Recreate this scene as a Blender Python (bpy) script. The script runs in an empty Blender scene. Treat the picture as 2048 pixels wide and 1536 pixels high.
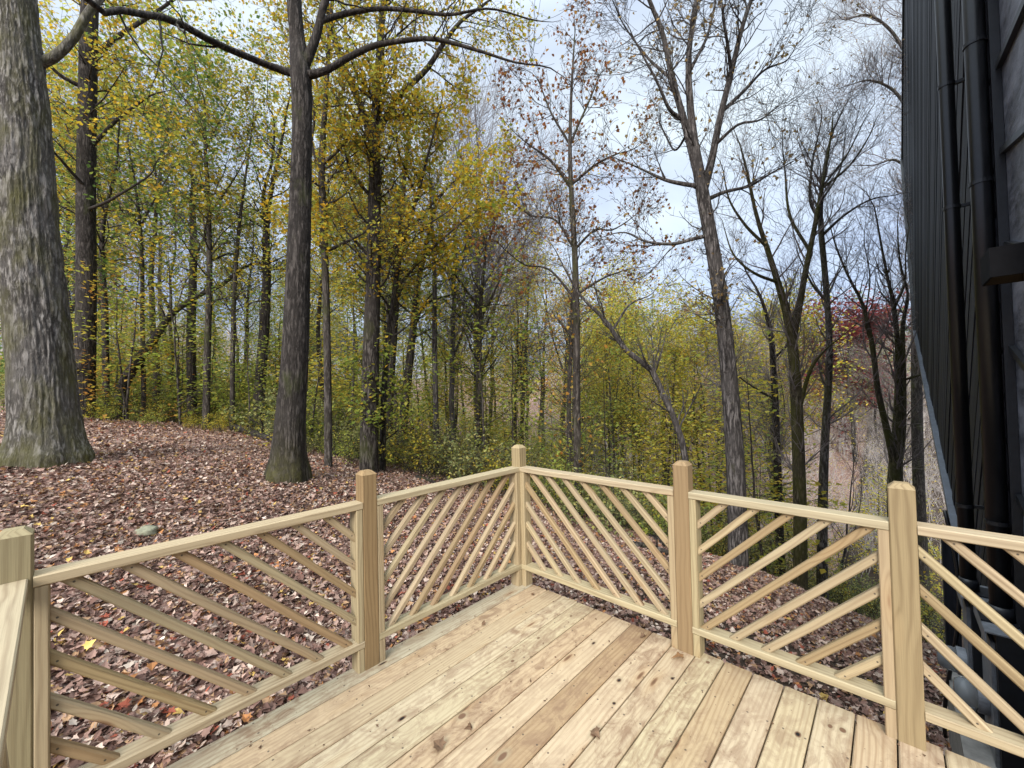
import bpy, math, random
import numpy as np
from mathutils import Vector, Matrix

C = bpy.context.scene.collection
SC = bpy.context.scene
PI = math.pi

# ------------------------------------------------------------------ camera
CAM_H = 1.565
F_PX = 809.56                      # focal length in pixels of the 2048 px wide photograph
PITCH, ROLL = 0.0195, -0.0228
cd = bpy.data.cameras.new('camera')
cd.sensor_width = 36.0
cd.lens = F_PX / 2048 * 36.0
cd.clip_start, cd.clip_end = 0.02, 2000
cam = bpy.data.objects.new('camera', cd)
C.objects.link(cam)
cam.matrix_world = (Matrix.Translation((0, 0, CAM_H)) @ Matrix.Rotation(PI / 2 + PITCH, 4, 'X')
                    @ Matrix.Rotation(ROLL, 4, 'Z'))
SC.camera = cam

# ------------------------------------------------------------------ exposure
SC.view_settings.view_transform = 'Standard'
SC.view_settings.look = 'None'
SC.view_settings.exposure = 1.55
SC.view_settings.gamma = 1.0
SC.cycles.max_bounces = 8
SC.cycles.diffuse_bounces = 6
SC.cycles.transmission_bounces = 6
SC.cycles.glossy_bounces = 2
SC.cycles.use_denoising = True

# ------------------------------------------------------------------ sky and sun
SUN_EL, SUN_AZ = math.radians(33), math.radians(198)    # azimuth measured clockwise from +Y
w = bpy.data.worlds.new('World')
SC.world = w
w.use_nodes = True
nt = w.node_tree
for n_ in list(nt.nodes):
    nt.nodes.remove(n_)
def wn(t, **k):
    n = nt.nodes.new(t)
    for a, b in k.items():
        setattr(n, a, b)
    return n
out = wn('ShaderNodeOutputWorld')
bg = wn('ShaderNodeBackground'); bg.inputs['Strength'].default_value = 0.1
sky = wn('ShaderNodeTexSky', sky_type='NISHITA', sun_disc=False)
sky.sun_elevation, sky.sun_rotation = SUN_EL, SUN_AZ
tc = wn('ShaderNodeTexCoord')
mp = wn('ShaderNodeMapping'); mp.inputs['Scale'].default_value = (1.0, 1.0, 2.2)
nz = wn('ShaderNodeTexNoise'); nz.inputs['Scale'].default_value = 1.5; nz.inputs['Detail'].default_value = 5
nz.inputs['Roughness'].default_value = 0.5; nz.inputs['Distortion'].default_value = 0.5
rmp = wn('ShaderNodeValToRGB')
rmp.color_ramp.elements[0].position = 0.50; rmp.color_ramp.elements[0].color = (1.3, 1.6, 2.75, 1)
rmp.color_ramp.elements[1].position = 0.92; rmp.color_ramp.elements[1].color = (3.45, 3.85, 4.1, 1)
sep = wn('ShaderNodeSeparateXYZ')
mr = wn('ShaderNodeMapRange'); mr.inputs['From Min'].default_value = 0.68; mr.inputs['From Max'].default_value = 1.0
mr.inputs['To Min'].default_value = 1.0; mr.inputs['To Max'].default_value = 4.6
mulc = wn('ShaderNodeVectorMath', operation='SCALE')
mixs = wn('ShaderNodeMix', data_type='RGBA'); mixs.inputs[0].default_value = 0.85
L = nt.links.new
L(tc.outputs['Generated'], mp.inputs['Vector']); L(mp.outputs[0], nz.inputs['Vector'])
zf = wn('ShaderNodeMath', operation='MULTIPLY_ADD'); zf.inputs[1].default_value = .55; L(sep.outputs['Z'], zf.inputs[0]); L(nz.outputs[0], zf.inputs[2])
L(zf.outputs[0], rmp.inputs[0]); L(tc.outputs['Generated'], sep.inputs[0]); L(sep.outputs['Z'], mr.inputs['Value'])
L(rmp.outputs[0], mulc.inputs[0]); L(mr.outputs[0], mulc.inputs['Scale'])
L(sky.outputs[0], mixs.inputs[6]); L(mulc.outputs[0], mixs.inputs[7])
L(mixs.outputs[2], bg.inputs['Color']); L(bg.outputs[0], out.inputs['Surface'])

sd = bpy.data.lights.new('sun', 'SUN')
sd.energy, sd.angle, sd.color = 1.7, math.radians(28), (1.0, 0.95, 0.88)
sun = bpy.data.objects.new('sun', sd); C.objects.link(sun)
sdir = Vector((math.sin(SUN_AZ) * math.cos(SUN_EL), math.cos(SUN_AZ) * math.cos(SUN_EL), math.sin(SUN_EL)))
sun.rotation_euler = sdir.to_track_quat('Z', 'Y').to_euler()
sun.location = sdir * 60

# ------------------------------------------------------------------ projection helpers (photo pixels <-> places)
def at(px, py, Y):
    """the point Y metres ahead of the camera that the photograph shows at pixel (px, py)"""
    x, y = px - 1024.0, py - 768.0
    c, s = math.cos(-ROLL), math.sin(-ROLL)
    x, y = c * x - s * y, s * x + c * y
    u, d = -y / F_PX, 1.0
    c, s = math.cos(PITCH), math.sin(PITCH)
    dy, dz = c * d - s * u, s * d + c * u
    return np.array([x / F_PX * Y / dy, Y, CAM_H + dz * Y / dy])

def px_of(p):
    X, Y, Z = p[0], p[1], p[2] - CAM_H
    c, s = math.cos(PITCH), math.sin(PITCH)
    d, u = c * Y + s * Z, -s * Y + c * Z
    x, y = F_PX * X / d, -F_PX * u / d
    c, s = math.cos(ROLL), math.sin(ROLL)
    return 1024 + c * x - s * y, 768 + s * x + c * y

TH = 0.7514
UL = np.array([math.sin(TH), math.cos(TH), 0.0])     # direction of the left railing, away from the camera
UR = np.array([math.cos(TH), -math.sin(TH), 0.0])    # direction of the right railing, to the right
UZ = np.array([0, 0, 1.0])
def D(a, b, z=0.0):
    return a * UL + b * UR + z * UZ

# ------------------------------------------------------------------ mesh helpers
def mesh_obj(name, V, faces, mat, parent=None, attrs=None, smooth=False, loc=None):
    """V (n,3); faces: list of (m,k) integer arrays; attrs: name -> (kind, array per vertex)"""
    me = bpy.data.meshes.new(name)
    V = np.asarray(V, dtype=np.float32)
    faces = [np.asarray(f, dtype=np.int32) for f in faces if len(f)]
    me.vertices.add(len(V)); me.vertices.foreach_set('co', V.ravel())
    loops = np.concatenate([f.ravel() for f in faces])
    tot = np.concatenate([np.full(len(f), f.shape[1], dtype=np.int32) for f in faces])
    st = np.concatenate([[0], np.cumsum(tot)[:-1]]).astype(np.int32)
    me.loops.add(len(loops)); me.loops.foreach_set('vertex_index', loops)
    me.polygons.add(len(tot)); me.polygons.foreach_set('loop_start', st); me.polygons.foreach_set('loop_total', tot)
    me.polygons.foreach_set('use_smooth', np.full(len(tot), bool(smooth)))
    if attrs:
        for k, (kind, arr) in attrs.items():
            if kind == 'COL':
                a = me.attributes.new(k, 'FLOAT_COLOR', 'POINT')
                arr4 = np.ones((len(V), 4), dtype=np.float32); arr4[:, :3] = arr
                a.data.foreach_set('color', arr4.ravel())
            elif kind == 'VEC':
                a = me.attributes.new(k, 'FLOAT_VECTOR', 'POINT')
                a.data.foreach_set('vector', np.asarray(arr, dtype=np.float32).ravel())
    me.update(); me.validate()
    if mat: me.materials.append(mat)
    o = bpy.data.objects.new(name, me); C.objects.link(o)
    if parent is not None: o.parent = parent
    if loc is not None and parent is None: o.location = loc
    return o

class MB:
    """collects shapes for one mesh"""
    def __init__(s): s.V, s.F, s.n, s.A = [], {}, 0, {}
    def add(s, V, faces, **attrs):
        V = np.asarray(V, dtype=np.float64).reshape(-1, 3)
        for f in faces:
            f = np.asarray(f, dtype=np.int64)
            if len(f): s.F.setdefault(f.shape[1], []).append(f + s.n)
        s.V.append(V); s.n += len(V)
        for k, a in attrs.items():
            a = np.asarray(a, dtype=np.float64)
            if a.ndim == 1: a = np.tile(a, (len(V), 1))
            s.A.setdefault(k, []).append(a)
    def build(s, name, mat, parent=None, smooth=False, loc=None, kinds=None):
        V = np.concatenate(s.V)
        if loc is not None: V = V - np.asarray(loc)
        at_ = {k: ((kinds or {}).get(k, 'COL'), np.concatenate(v)) for k, v in s.A.items()}
        return mesh_obj(name, V, [np.concatenate(f) for f in s.F.values()], mat, parent, at_, smooth, loc)

BOXF = [[0, 1, 2, 3], [7, 6, 5, 4], [0, 4, 5, 1], [1, 5, 6, 2], [2, 6, 7, 3], [3, 7, 4, 0]]
def hexa(mb, c8, **at_):
    """c8: bottom four corners (any order round), then top four"""
    c8 = np.asarray(c8, dtype=float)
    n = np.cross(c8[1] - c8[0], c8[3] - c8[0])
    f = [q[::-1] for q in BOXF] if np.dot(n, c8[4] - c8[0]) > 0 else BOXF
    mb.add(c8, [np.array(f)], **at_)

def box(mb, c, ax, ay, az, **at_):
    """centre and three half-axis vectors"""
    c, ax, ay, az = (np.asarray(v, float) for v in (c, ax, ay, az))
    hexa(mb, [c - ax - ay - az, c + ax - ay - az, c + ax + ay - az, c - ax + ay - az,
              c - ax - ay + az, c + ax - ay + az, c + ax + ay + az, c - ax + ay + az], **at_)

def empty(name, loc):
    o = bpy.data.objects.new(name, None); C.objects.link(o); o.location = loc
    o.empty_display_size = 0.1
    return o

def tag(o, label=None, cat=None, group=None, kind=None):
    if label: o['label'] = label
    if cat: o['category'] = cat
    if group: o['group'] = group
    if kind: o['kind'] = kind
    return o

# ------------------------------------------------------------------ numpy noise
def _h(i, j, k, s):
    n = (i * 374761393 + j * 668265263 + k * 2147483647 + s * 1274126177) & 0x7fffffff
    n = ((n ^ (n >> 13)) * 1274126177) & 0x7fffffff
    return ((n ^ (n >> 16)) & 0xffff) / 65535.0
def vnoise(P, s=0):
    P = np.asarray(P, dtype=np.float64)
    i = np.floor(P).astype(np.int64); f = P - i; f = f * f * (3 - 2 * f)
    r = 0
    for dx in (0, 1):
        for dy in (0, 1):
            for dz in (0, 1):
                wgt = (f[..., 0] if dx else 1 - f[..., 0]) * (f[..., 1] if dy else 1 - f[..., 1]) * (f[..., 2] if dz else 1 - f[..., 2])
                r = r + wgt * _h(i[..., 0] + dx, i[..., 1] + dy, i[..., 2] + dz, s)
    return r
def fbm(P, s=0, o=4):
    a, r, t = 1.0, 0, 0
    for k in range(o):
        r = r + a * vnoise(np.asarray(P) * 2 ** k + 17.3 * k, s + k); t += a; a *= 0.5
    return r / t

# ------------------------------------------------------------------ terrain height
CP = np.array([
    (-1.5, 1.5, -.42), (0, 3.7, -.52), (-3, 1, -.15), (-4, 3, .15), (-6.3, 5.5, .75), (-3.3, 6, .37), (-3, 8.5, .0),
    (0, 6, -.6), (1.0, 4, -.68), (2.5, 3, -1.0), (3.6, 6.5, -1.28), (2, 6, -.95), (5.7, 8, -2.65), (4, 3.5, -1.35),
    (2.5, 1.5, -1.05), (3.5, 0, -1.1), (-3, -3, 0), (3, -4, -.8), (-8, 0, .9), (.8, 9, -1.0), (-13.4, 14, .8), (-7.1, 11, .5),
    (-12.6, 10, 1.3), (-30, 8, 2.2), (-25, 30, 1.7), (-10, 25, .6), (0, 25, -2.4), (0, 15, -1.5), (5, 15, -4.6), (10, 12, -5.2),
    (8, 25, -8), (20, 25, -9.5), (30, 30, -9), (14, 6, -5.5), (0, 42, -3), (40, 62, -4), (20, 72, -3), (62, 92, 3), (0, 92, 2),
    (-40, 70, 4), (-80, 60, 5), (30, 40, -8.5), (60, 50, -6), (90, 60, -2), (60, 10, -6), (30, -10, -3), (0, -40, 2), (-60, -20, 4),
    (120, 160, 10), (-120, 160, 8), (0, 180, 6), (15, 45, -8)], dtype=float)
def _phi(r): return np.sqrt(r * r + 0.6)
_n = len(CP)
_A = np.zeros((_n + 3, _n + 3))
_A[:_n, :_n] = _phi(np.hypot(CP[:, None, 0] - CP[None, :, 0], CP[:, None, 1] - CP[None, :, 1])) - np.eye(_n) * 0.05
_A[:_n, _n] = 1; _A[:_n, _n + 1:] = CP[:, :2]; _A[_n:, :_n] = _A[:_n, _n:].T
_W = np.linalg.solve(_A, np.concatenate([CP[:, 2], [0, 0, 0]]))
def ground(X, Y):
    X, Y = np.asarray(X, float), np.asarray(Y, float)
    sh = X.shape; X, Y = X.ravel(), Y.ravel()
    r = _phi(np.hypot(X[:, None] - CP[None, :, 0], Y[:, None] - CP[None, :, 1])) @ _W[:_n] + _W[_n] + X * _W[_n + 1] + Y * _W[_n + 2]
    P = np.stack([X * .7, Y * .7, X * 0], -1)
    r = r + (fbm(P, 3, 3) - .5) * .12 * np.clip(np.hypot(X, Y) / 4 - .5, 0, 1)
    return r.reshape(sh)
def gz(x, y): return float(ground(np.array([x]), np.array([y]))[0])

# ------------------------------------------------------------------ materials
def new_mat(name):
    m = bpy.data.materials.new(name); m.use_nodes = True
    t = m.node_tree; b = t.nodes['Principled BSDF']
    return m, t, b
class NB:
    """small node builder"""
    def __init__(s, t): s.t = t
    def n(s, ty, **k):
        n = s.t.nodes.new(ty)
        for a, b in k.items(): setattr(n, a, b)
        return n
    def link(s, a, b): s.t.links.new(a, b)
    def val(s, sock, v):
        if hasattr(v, 'is_output'): s.link(v, sock)
        else: sock.default_value = v
    def math(s, op, a, b=0.0, c=0.0, clamp=False):
        n = s.n('ShaderNodeMath', operation=op, use_clamp=clamp)
        for i, v in enumerate((a, b, c)): s.val(n.inputs[i], v)
        return n.outputs[0]
    def noise(s, vec, scale=1, detail=4, rough=.5, dist=0, out=0):
        n = s.n('ShaderNodeTexNoise'); s.link(vec, n.inputs['Vector'])
        for k, v in (('Scale', scale), ('Detail', detail), ('Roughness', rough), ('Distortion', dist)): n.inputs[k].default_value = v
        return n.outputs[out]
    def voro(s, vec, scale=1, feature='F1', out=0, rnd=1.0):
        n = s.n('ShaderNodeTexVoronoi', feature=feature); s.link(vec, n.inputs['Vector'])
        n.inputs['Scale'].default_value = scale; n.inputs['Randomness'].default_value = rnd
        return n.outputs[out]
    def mapping(s, vec, scale=(1, 1, 1), loc=(0, 0, 0)):
        n = s.n('ShaderNodeMapping'); s.link(vec, n.inputs[0]); n.inputs['Scale'].default_value = scale; n.inputs['Location'].default_value = loc
        return n.outputs[0]
    def ramp(s, f, pts, interp='LINEAR'):
        n = s.n('ShaderNodeValToRGB'); s.link(f, n.inputs[0]); r = n.color_ramp; r.interpolation = interp
        while len(r.elements) < len(pts): r.elements.new(.5)
        for e, (p, c) in zip(r.elements, pts):
            e.position = p; e.color = (*c, 1) if not isinstance(c, (int, float)) else (c, c, c, 1)
        return n.outputs[0]
    def mix(s, f, a, b, blend='MIX'):
        n = s.n('ShaderNodeMix', data_type='RGBA', blend_type=blend)
        s.val(n.inputs[0], f)
        for i, v in ((6, a), (7, b)):
            if hasattr(v, 'is_output'): s.link(v, n.inputs[i])
            else: n.inputs[i].default_value = (*v, 1) if len(v) == 3 else v
        return n.outputs[2]
    def attr(s, name, out='Color'):
        n = s.n('ShaderNodeAttribute', attribute_name=name); return n.outputs[out]
    def maprange(s, v, a, b, c, d):
        n = s.n('ShaderNodeMapRange'); s.link(v, n.inputs[0])
        for i, x in enumerate((a, b, c, d)): n.inputs[i + 1].default_value = x
        return n.outputs[0]
    def bump(s, h, strength=.5, dist=.01):
        n = s.n('ShaderNodeBump'); s.link(h, n.inputs['Height']); n.inputs['Strength'].default_value = strength; n.inputs['Distance'].default_value = dist
        return n.outputs[0]

def leaf_material(name, transl=.45, rough=.55, var=.25):
    m, t, b = new_mat(name); N = NB(t)
    col = N.attr('Col')
    geo = N.n('ShaderNodeNewGeometry')
    rnd = N.noise(geo.outputs['Position'], 9, 2)
    col = N.mix(var, col, N.ramp(rnd, [(.3, (.2, .2, .2)), (.7, (1, 1, 1))]), 'MULTIPLY')
    N.link(col, b.inputs['Base Color']); b.inputs['Roughness'].default_value = rough
    b.inputs['Specular IOR Level'].default_value = .25
    tr = N.n('ShaderNodeBsdfTranslucent'); N.link(col, tr.inputs['Color'])
    mx = N.n('ShaderNodeMixShader'); mx.inputs[0].default_value = transl
    o = t.nodes['Material Output']
    N.link(b.outputs[0], mx.inputs[1]); N.link(tr.outputs[0], mx.inputs[2]); N.link(mx.outputs[0], o.inputs['Surface'])
    return m

def bark_material(name, dark, light, moss=0.0, scale=1.0, mosscol=(.05, .06, .015), stretch=.18, bump=.9):
    m, t, b = new_mat(name); N = NB(t)
    pos = N.n('ShaderNodeNewGeometry').outputs['Position']
    v = N.mapping(pos, (11 * scale, 11 * scale, 11 * scale * stretch))
    r1 = N.noise(v, 1.0, 4, .6, .15)
    ridge = N.math('SUBTRACT', 1.0, N.math('MULTIPLY', N.math('ABSOLUTE', N.math('SUBTRACT', r1, .5)), 7.0), clamp=True)
    plates = N.noise(N.mapping(pos, (9 * scale, 9 * scale, 5 * scale)), 2.0, 4, .65, .1)
    fine = N.noise(N.mapping(pos, (40 * scale, 40 * scale, 14 * scale)), 1.0, 4, .7)
    h = N.math('ADD', N.math('MULTIPLY', N.math('SUBTRACT', 1.0, ridge), .5), N.math('ADD', N.math('MULTIPLY', fine, .3), N.math('MULTIPLY', plates, .3)))
    big = N.noise(pos, 1.6, 4, .6)
    col = N.ramp(h, [(.3, tuple(c * .4 for c in dark)), (.5, dark), (.85, light)])
    col = N.mix(N.maprange(big, .38, .66, 0, .55), col, tuple((a + b_) * .4 for a, b_ in zip(dark, light)))
    lich = N.noise(pos, 7 * scale, 4, .7)
    col = N.mix(N.maprange(lich, .58, .75, 0, .4), col, tuple(min(1, c * 1.35) for c in light))
    if moss > 0:
        mz = N.noise(N.mapping(pos, (1.6, 1.6, .7)), 1.7, 5, .65)
        col = N.mix(N.maprange(mz, .62 - moss * .3, .78 - moss * .2, 0, .85), col, mosscol)
    ma = N.n('ShaderNodeAttribute', attribute_name='Moss')
    mn = N.noise(pos, 9, 4, .7)
    col = N.mix(N.math('MULTIPLY', ma.outputs['Fac'], N.maprange(mn, .35, .6, .3, 1)), col, (.075, .07, .02))
    N.link(col, b.inputs['Base Color']); b.inputs['Roughness'].default_value = .92
    b.inputs['Specular IOR Level'].default_value = .2
    N.link(N.bump(h, bump, .03 / scale), b.inputs['Normal'])
    return m

def wood_material(name, base, dark, green=.25, knots=None, blotch=.0, screws=False, rough=.72):
    """treated pine; 'W' = metres along / across / through each stick plus its own offset, 'Tint' = the stick's own colour"""
    m, t, b = new_mat(name); N = NB(t)
    W = N.attr('W', 'Vector'); tint = N.attr('Tint')
    s = N.n('ShaderNodeSeparateXYZ'); N.link(W, s.inputs[0])
    al, ac, de = s.outputs
    # knots: stretched cells, a few per stick
    kv = N.mapping(W, (1.6, 7.0, 7.0))
    kd = N.voro(kv, 1.0, 'F1', 0, 1.0)
    kmask = N.maprange(kd, .05, .09, 1, 0)
    kring = N.maprange(kd, .06, .26, 1, 0)
    # growth rings: distorted bands along the stick, bending round the knots
    n1 = N.noise(N.mapping(W, (.9, 5, 5)), 1.0, 3, .5)
    n2 = N.noise(N.mapping(W, (3.5, 30, 30)), 1.0, 2, .5)
    ph = N.math('ADD', N.math('MULTIPLY', n1, 34.0), N.math('ADD', N.math('MULTIPLY', ac, 260.0), N.math('MULTIPLY', de, 190.0)))
    ph = N.math('ADD', ph, N.math('ADD', N.math('MULTIPLY', kring, 9.0), N.math('MULTIPLY', n2, 2.0)))
    band = N.math('MULTIPLY_ADD', N.math('SINE', ph), .5, .5)
    band = N.math('POWER', band, 2.2)
    fib = N.noise(N.mapping(W, (4, 320, 320)), 1.0, 3, .6)
    patch = N.noise(N.mapping(W, (1.1, 6, 6)), 1.3, 3, .5)
    col = N.mix(N.math('MULTIPLY', band, N.maprange(patch, .3, .7, .2, .75)), base, dark)
    col = N.mix(N.maprange(fib, .45, .75, 0, .28), col, tuple(c * .55 for c in dark))
    gr = N.noise(N.mapping(W, (1.3, 3, 3)), 1.1, 3, .5)
    col = N.mix(N.maprange(gr, .45, .75, 0, green), col, (.30, .31, .20))
    col = N.mix(1.0, col, tint, 'MULTIPLY')
    if blotch:
        bl = N.noise(N.mapping(W, (5, 9, 9)), 1.6, 6, .72, .8)
        bl2 = N.noise(N.mapping(W, (.8, 1.5, 1.5)), 1.3, 2, .5)
        fac = N.math('MULTIPLY', N.maprange(bl, .44, .62, 0, 1), N.maprange(bl2, .34, .6, 0.15, blotch))
        col = N.mix(fac, col, (.205, .125, .075))
        sp = N.voro(N.mapping(W, (1, 1, 1)), 26, 'F1', 0)
        col = N.mix(N.maprange(sp, .055, .09, .75, 0), col, (.12, .075, .045))
    kcol = N.mix(N.maprange(kd, 0, .08, 0, 1), (.10, .055, .03), (.23, .13, .07))
    col = N.mix(N.math('MULTIPLY', kring, .35), col, (.36, .23, .11))
    col = N.mix(kmask, col, kcol)
    hgt = N.math('ADD', N.math('MULTIPLY', band, .35), N.math('MULTIPLY', fib, .65))
    if knots:
        for (ka, kb, sa, sb, deep) in knots:
            xx = N.math('DIVIDE', N.math('SUBTRACT', al, ka), sa)
            yy = N.math('DIVIDE', N.math('SUBTRACT', ac, kb), sb)
            r = N.math('SQRT', N.math('ADD', N.math('MULTIPLY', xx, xx), N.math('MULTIPLY', yy, yy)))
            r = N.math('ADD', r, N.math('MULTIPLY', N.math('SUBTRACT', n2, .5), .8))
            col = N.mix(N.maprange(r, .9, 2.2, .6, 0), col, (.33, .27, .17))
            col = N.mix(N.maprange(r, .75, 1.1, 1, 0), col, (.15, .085, .05))
            if deep: col = N.mix(N.maprange(r, .45, .65, 1, 0), col, (.008, .007, .007))
    if screws:
        fx = N.math('SUBTRACT', N.math('PINGPONG', N.math('ADD', al, 3.9), .2032), .0)
        sy = N.math('FRACT', N.math('DIVIDE', N.math('ADD', ac, 40 * .1447), .1447))
        y1 = N.math('MULTIPLY', N.math('SUBTRACT', sy, .2), .1447); y2 = N.math('MULTIPLY', N.math('SUBTRACT', sy, .77), .1447)
        yy = N.math('MINIMUM', N.math('ABSOLUTE', y1), N.math('ABSOLUTE', y2))
        r = N.math('SQRT', N.math('ADD', N.math('MULTIPLY', fx, fx), N.math('MULTIPLY', yy, yy)))
        col = N.mix(N.maprange(r, .0035, .006, .85, 0), col, (.07, .05, .04))
    if not screws:      # the nail near each end of a slat
        ev = N.n('ShaderNodeSeparateXYZ'); N.link(N.attr('Ends', 'Vector'), ev.inputs[0])
        ed = N.math('SUBTRACT', N.math('MINIMUM', ev.outputs[0], ev.outputs[1]), .024)
        r = N.math('SQRT', N.math('ADD', N.math('MULTIPLY', ed, ed), N.math('MULTIPLY', ev.outputs[2], ev.outputs[2])))
        col = N.mix(N.math('MULTIPLY', N.maprange(r, .003, .0048, .9, 0), N.maprange(ev.outputs[1], .0, .001, 0, 1)), col, (.05, .04, .032))
    N.link(col, b.inputs['Base Color'])
    b.inputs['Roughness'].default_value = rough; b.inputs['Specular IOR Level'].default_value = .3
    N.link(N.bump(hgt, .28, .0025), b.inputs['Normal'])
    return m

def plain(name, col, rough=.6, metal=0.0, noise=.0, nscale=20, spec=.5, bump=0.0):
    m, t, b = new_mat(name); N = NB(t)
    pos = N.n('ShaderNodeNewGeometry').outputs['Position']
    nn = N.noise(pos, nscale, 4, .6)
    c = N.ramp(nn, [(.3, tuple(x * (1 - noise) for x in col)), (.7, tuple(min(1, x * (1 + noise)) for x in col))])
    N.link(c, b.inputs['Base Color']); b.inputs['Roughness'].default_value = rough; b.inputs['Metallic'].default_value = metal
    b.inputs['Specular IOR Level'].default_value = spec
    if bump: N.link(N.bump(nn, bump, .01), b.inputs['Normal'])
    return m

M = {}
KN = []   # filled below: explicit knots of the deck, in deck metres (along UL, along UR)
def deck_of(px, py):
    p0 = np.array([0, 0, CAM_H]); q = at(px, py, 1.0)
    d = q - p0; t = -CAM_H / d[2]; p = p0 + d * t
    return float(p @ UL), float(p @ UR)
for (px, py, sa, sb, deep) in [(1238, 1361, .02, .013, 1), (1187, 1286, .02, .009, 1), (1228, 1407, .011, .010, 1), (804, 1437, .026, .012, 1),
                               (1025, 1322, .014, .010, 0), (1142, 1232, .012, .008, 0), (1345, 1357, .013, .01, 1), (1190, 1464, .03, .012, 0),
                               (1416, 1325, .014, .011, 0), (1595, 1468, .02, .013, 1), (1685, 1460, .016, .012, 0), (1660, 1452, .013, .009, 0),
                               (924, 1432, .02, .015, 0), (1005, 1513, .03, .014, 0), (1077, 1276, .012, .009, 0), (765, 1327, .03, .008, 1)]:
    KN.append((*deck_of(px, py), sa, sb, deep))

M['deck'] = wood_material('treated_deck_wood', (.48, .40, .285), (.31, .228, .145), .05, KN, .8, True)
M['rail'] = wood_material('treated_rail_wood', (.385, .318, .212), (.225, .168, .105), .05)
M['litter'] = leaf_material('dry_leaf', .12, .8, .5)
M['leaf'] = leaf_material('tree_leaf', .5, .55, .2)

def ground_material():
    m, t, b = new_mat('leaf_litter_soil'); N = NB(t)
    pos = N.n('ShaderNodeNewGeometry').outputs['Position']
    fl = N.mapping(pos, (1, 1, .3))
    c1 = N.voro(fl, 15, 'F1', 1); d1 = N.voro(fl, 15, 'F1', 0)
    c2 = N.voro(fl, 27, 'F1', 1)
    s = N.n('ShaderNodeSeparateColor'); N.link(c1, s.inputs[0]); s2 = N.n('ShaderNodeSeparateColor'); N.link(c2, s2.inputs[0])
    pal = [(0, (.07, .042, .034)), (.25, (.16, .09, .072)), (.5, (.25, .155, .125)), (.75, (.36, .24, .20)), (.93, (.48, .36, .30)), (1, (.50, .30, .10))]
    ca = N.ramp(s.outputs[0], pal); cb = N.ramp(s2.outputs[0], pal)
    col = N.mix(N.maprange(s.outputs[1], .4, .6, 0, 1), ca, cb)
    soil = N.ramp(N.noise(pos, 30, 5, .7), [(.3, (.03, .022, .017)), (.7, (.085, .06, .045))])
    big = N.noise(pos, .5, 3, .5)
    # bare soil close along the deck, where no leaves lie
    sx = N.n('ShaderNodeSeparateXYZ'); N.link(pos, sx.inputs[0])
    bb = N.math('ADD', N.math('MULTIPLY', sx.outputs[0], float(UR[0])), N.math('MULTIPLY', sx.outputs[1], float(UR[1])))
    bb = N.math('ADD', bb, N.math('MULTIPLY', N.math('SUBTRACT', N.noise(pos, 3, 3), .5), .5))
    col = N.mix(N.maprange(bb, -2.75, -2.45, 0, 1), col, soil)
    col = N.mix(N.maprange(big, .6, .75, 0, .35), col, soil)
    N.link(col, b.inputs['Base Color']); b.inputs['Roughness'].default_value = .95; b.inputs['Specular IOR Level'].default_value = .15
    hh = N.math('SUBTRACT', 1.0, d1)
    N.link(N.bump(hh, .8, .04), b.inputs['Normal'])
    return m
M['ground'] = ground_material()
M['bark_pale'] = bark_material('pale_furrowed_bark', (.075, .067, .06), (.29, .27, .25), .5, 1.5, (.085, .08, .03), .22, .8)
M['bark_dark'] = bark_material('dark_furrowed_bark', (.03, .025, .022), (.095, .083, .075), .15, 1.5, (.05, .055, .02), .2)
M['bark_mid'] = bark_material('grey_brown_bark', (.042, .035, .03), (.14, .122, .108), .3, 1.6, (.06, .065, .02), .2)
M['bark_grey'] = bark_material('grey_bark', (.058, .051, .048), (.21, .19, .18), .1, 1.7, (.06, .06, .02), .16)
M['bark_moss'] = bark_material('mossy_bark', (.06, .048, .034), (.18, .15, .105), .8, 1.6, (.075, .075, .018), .2)
M['twig'] = plain('grey_brown_twig', (.20, .17, .16), .9, 0, .3, 6, .15)
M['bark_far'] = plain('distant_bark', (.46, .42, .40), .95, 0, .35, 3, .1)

# ================================================================== THE GROUND
def build_ground():
    n = 330
    u = np.linspace(-1, 1, n)
    k = 4.6
    g = np.sinh(u * k) / math.sinh(k) * 320
    X, Y = np.meshgrid(g, g + 4.0)
    Z = ground(X, Y)
    r = np.hypot(X, Y - 3)
    Z = Z + (fbm(np.stack([X * 4, Y * 4, X * 0], -1), 9, 3) - .5) * .05 * (r < 30)
    V = np.stack([X.ravel(), Y.ravel(), Z.ravel()], -1)
    i = np.arange(n * n).reshape(n, n)
    F = np.stack([i[:-1, :-1].ravel(), i[:-1, 1:].ravel(), i[1:, 1:].ravel(), i[1:, :-1].ravel()], -1)
    tag(mesh_obj('ground', V, [F], M['ground'], smooth=True), kind='structure')
build_ground()

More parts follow.
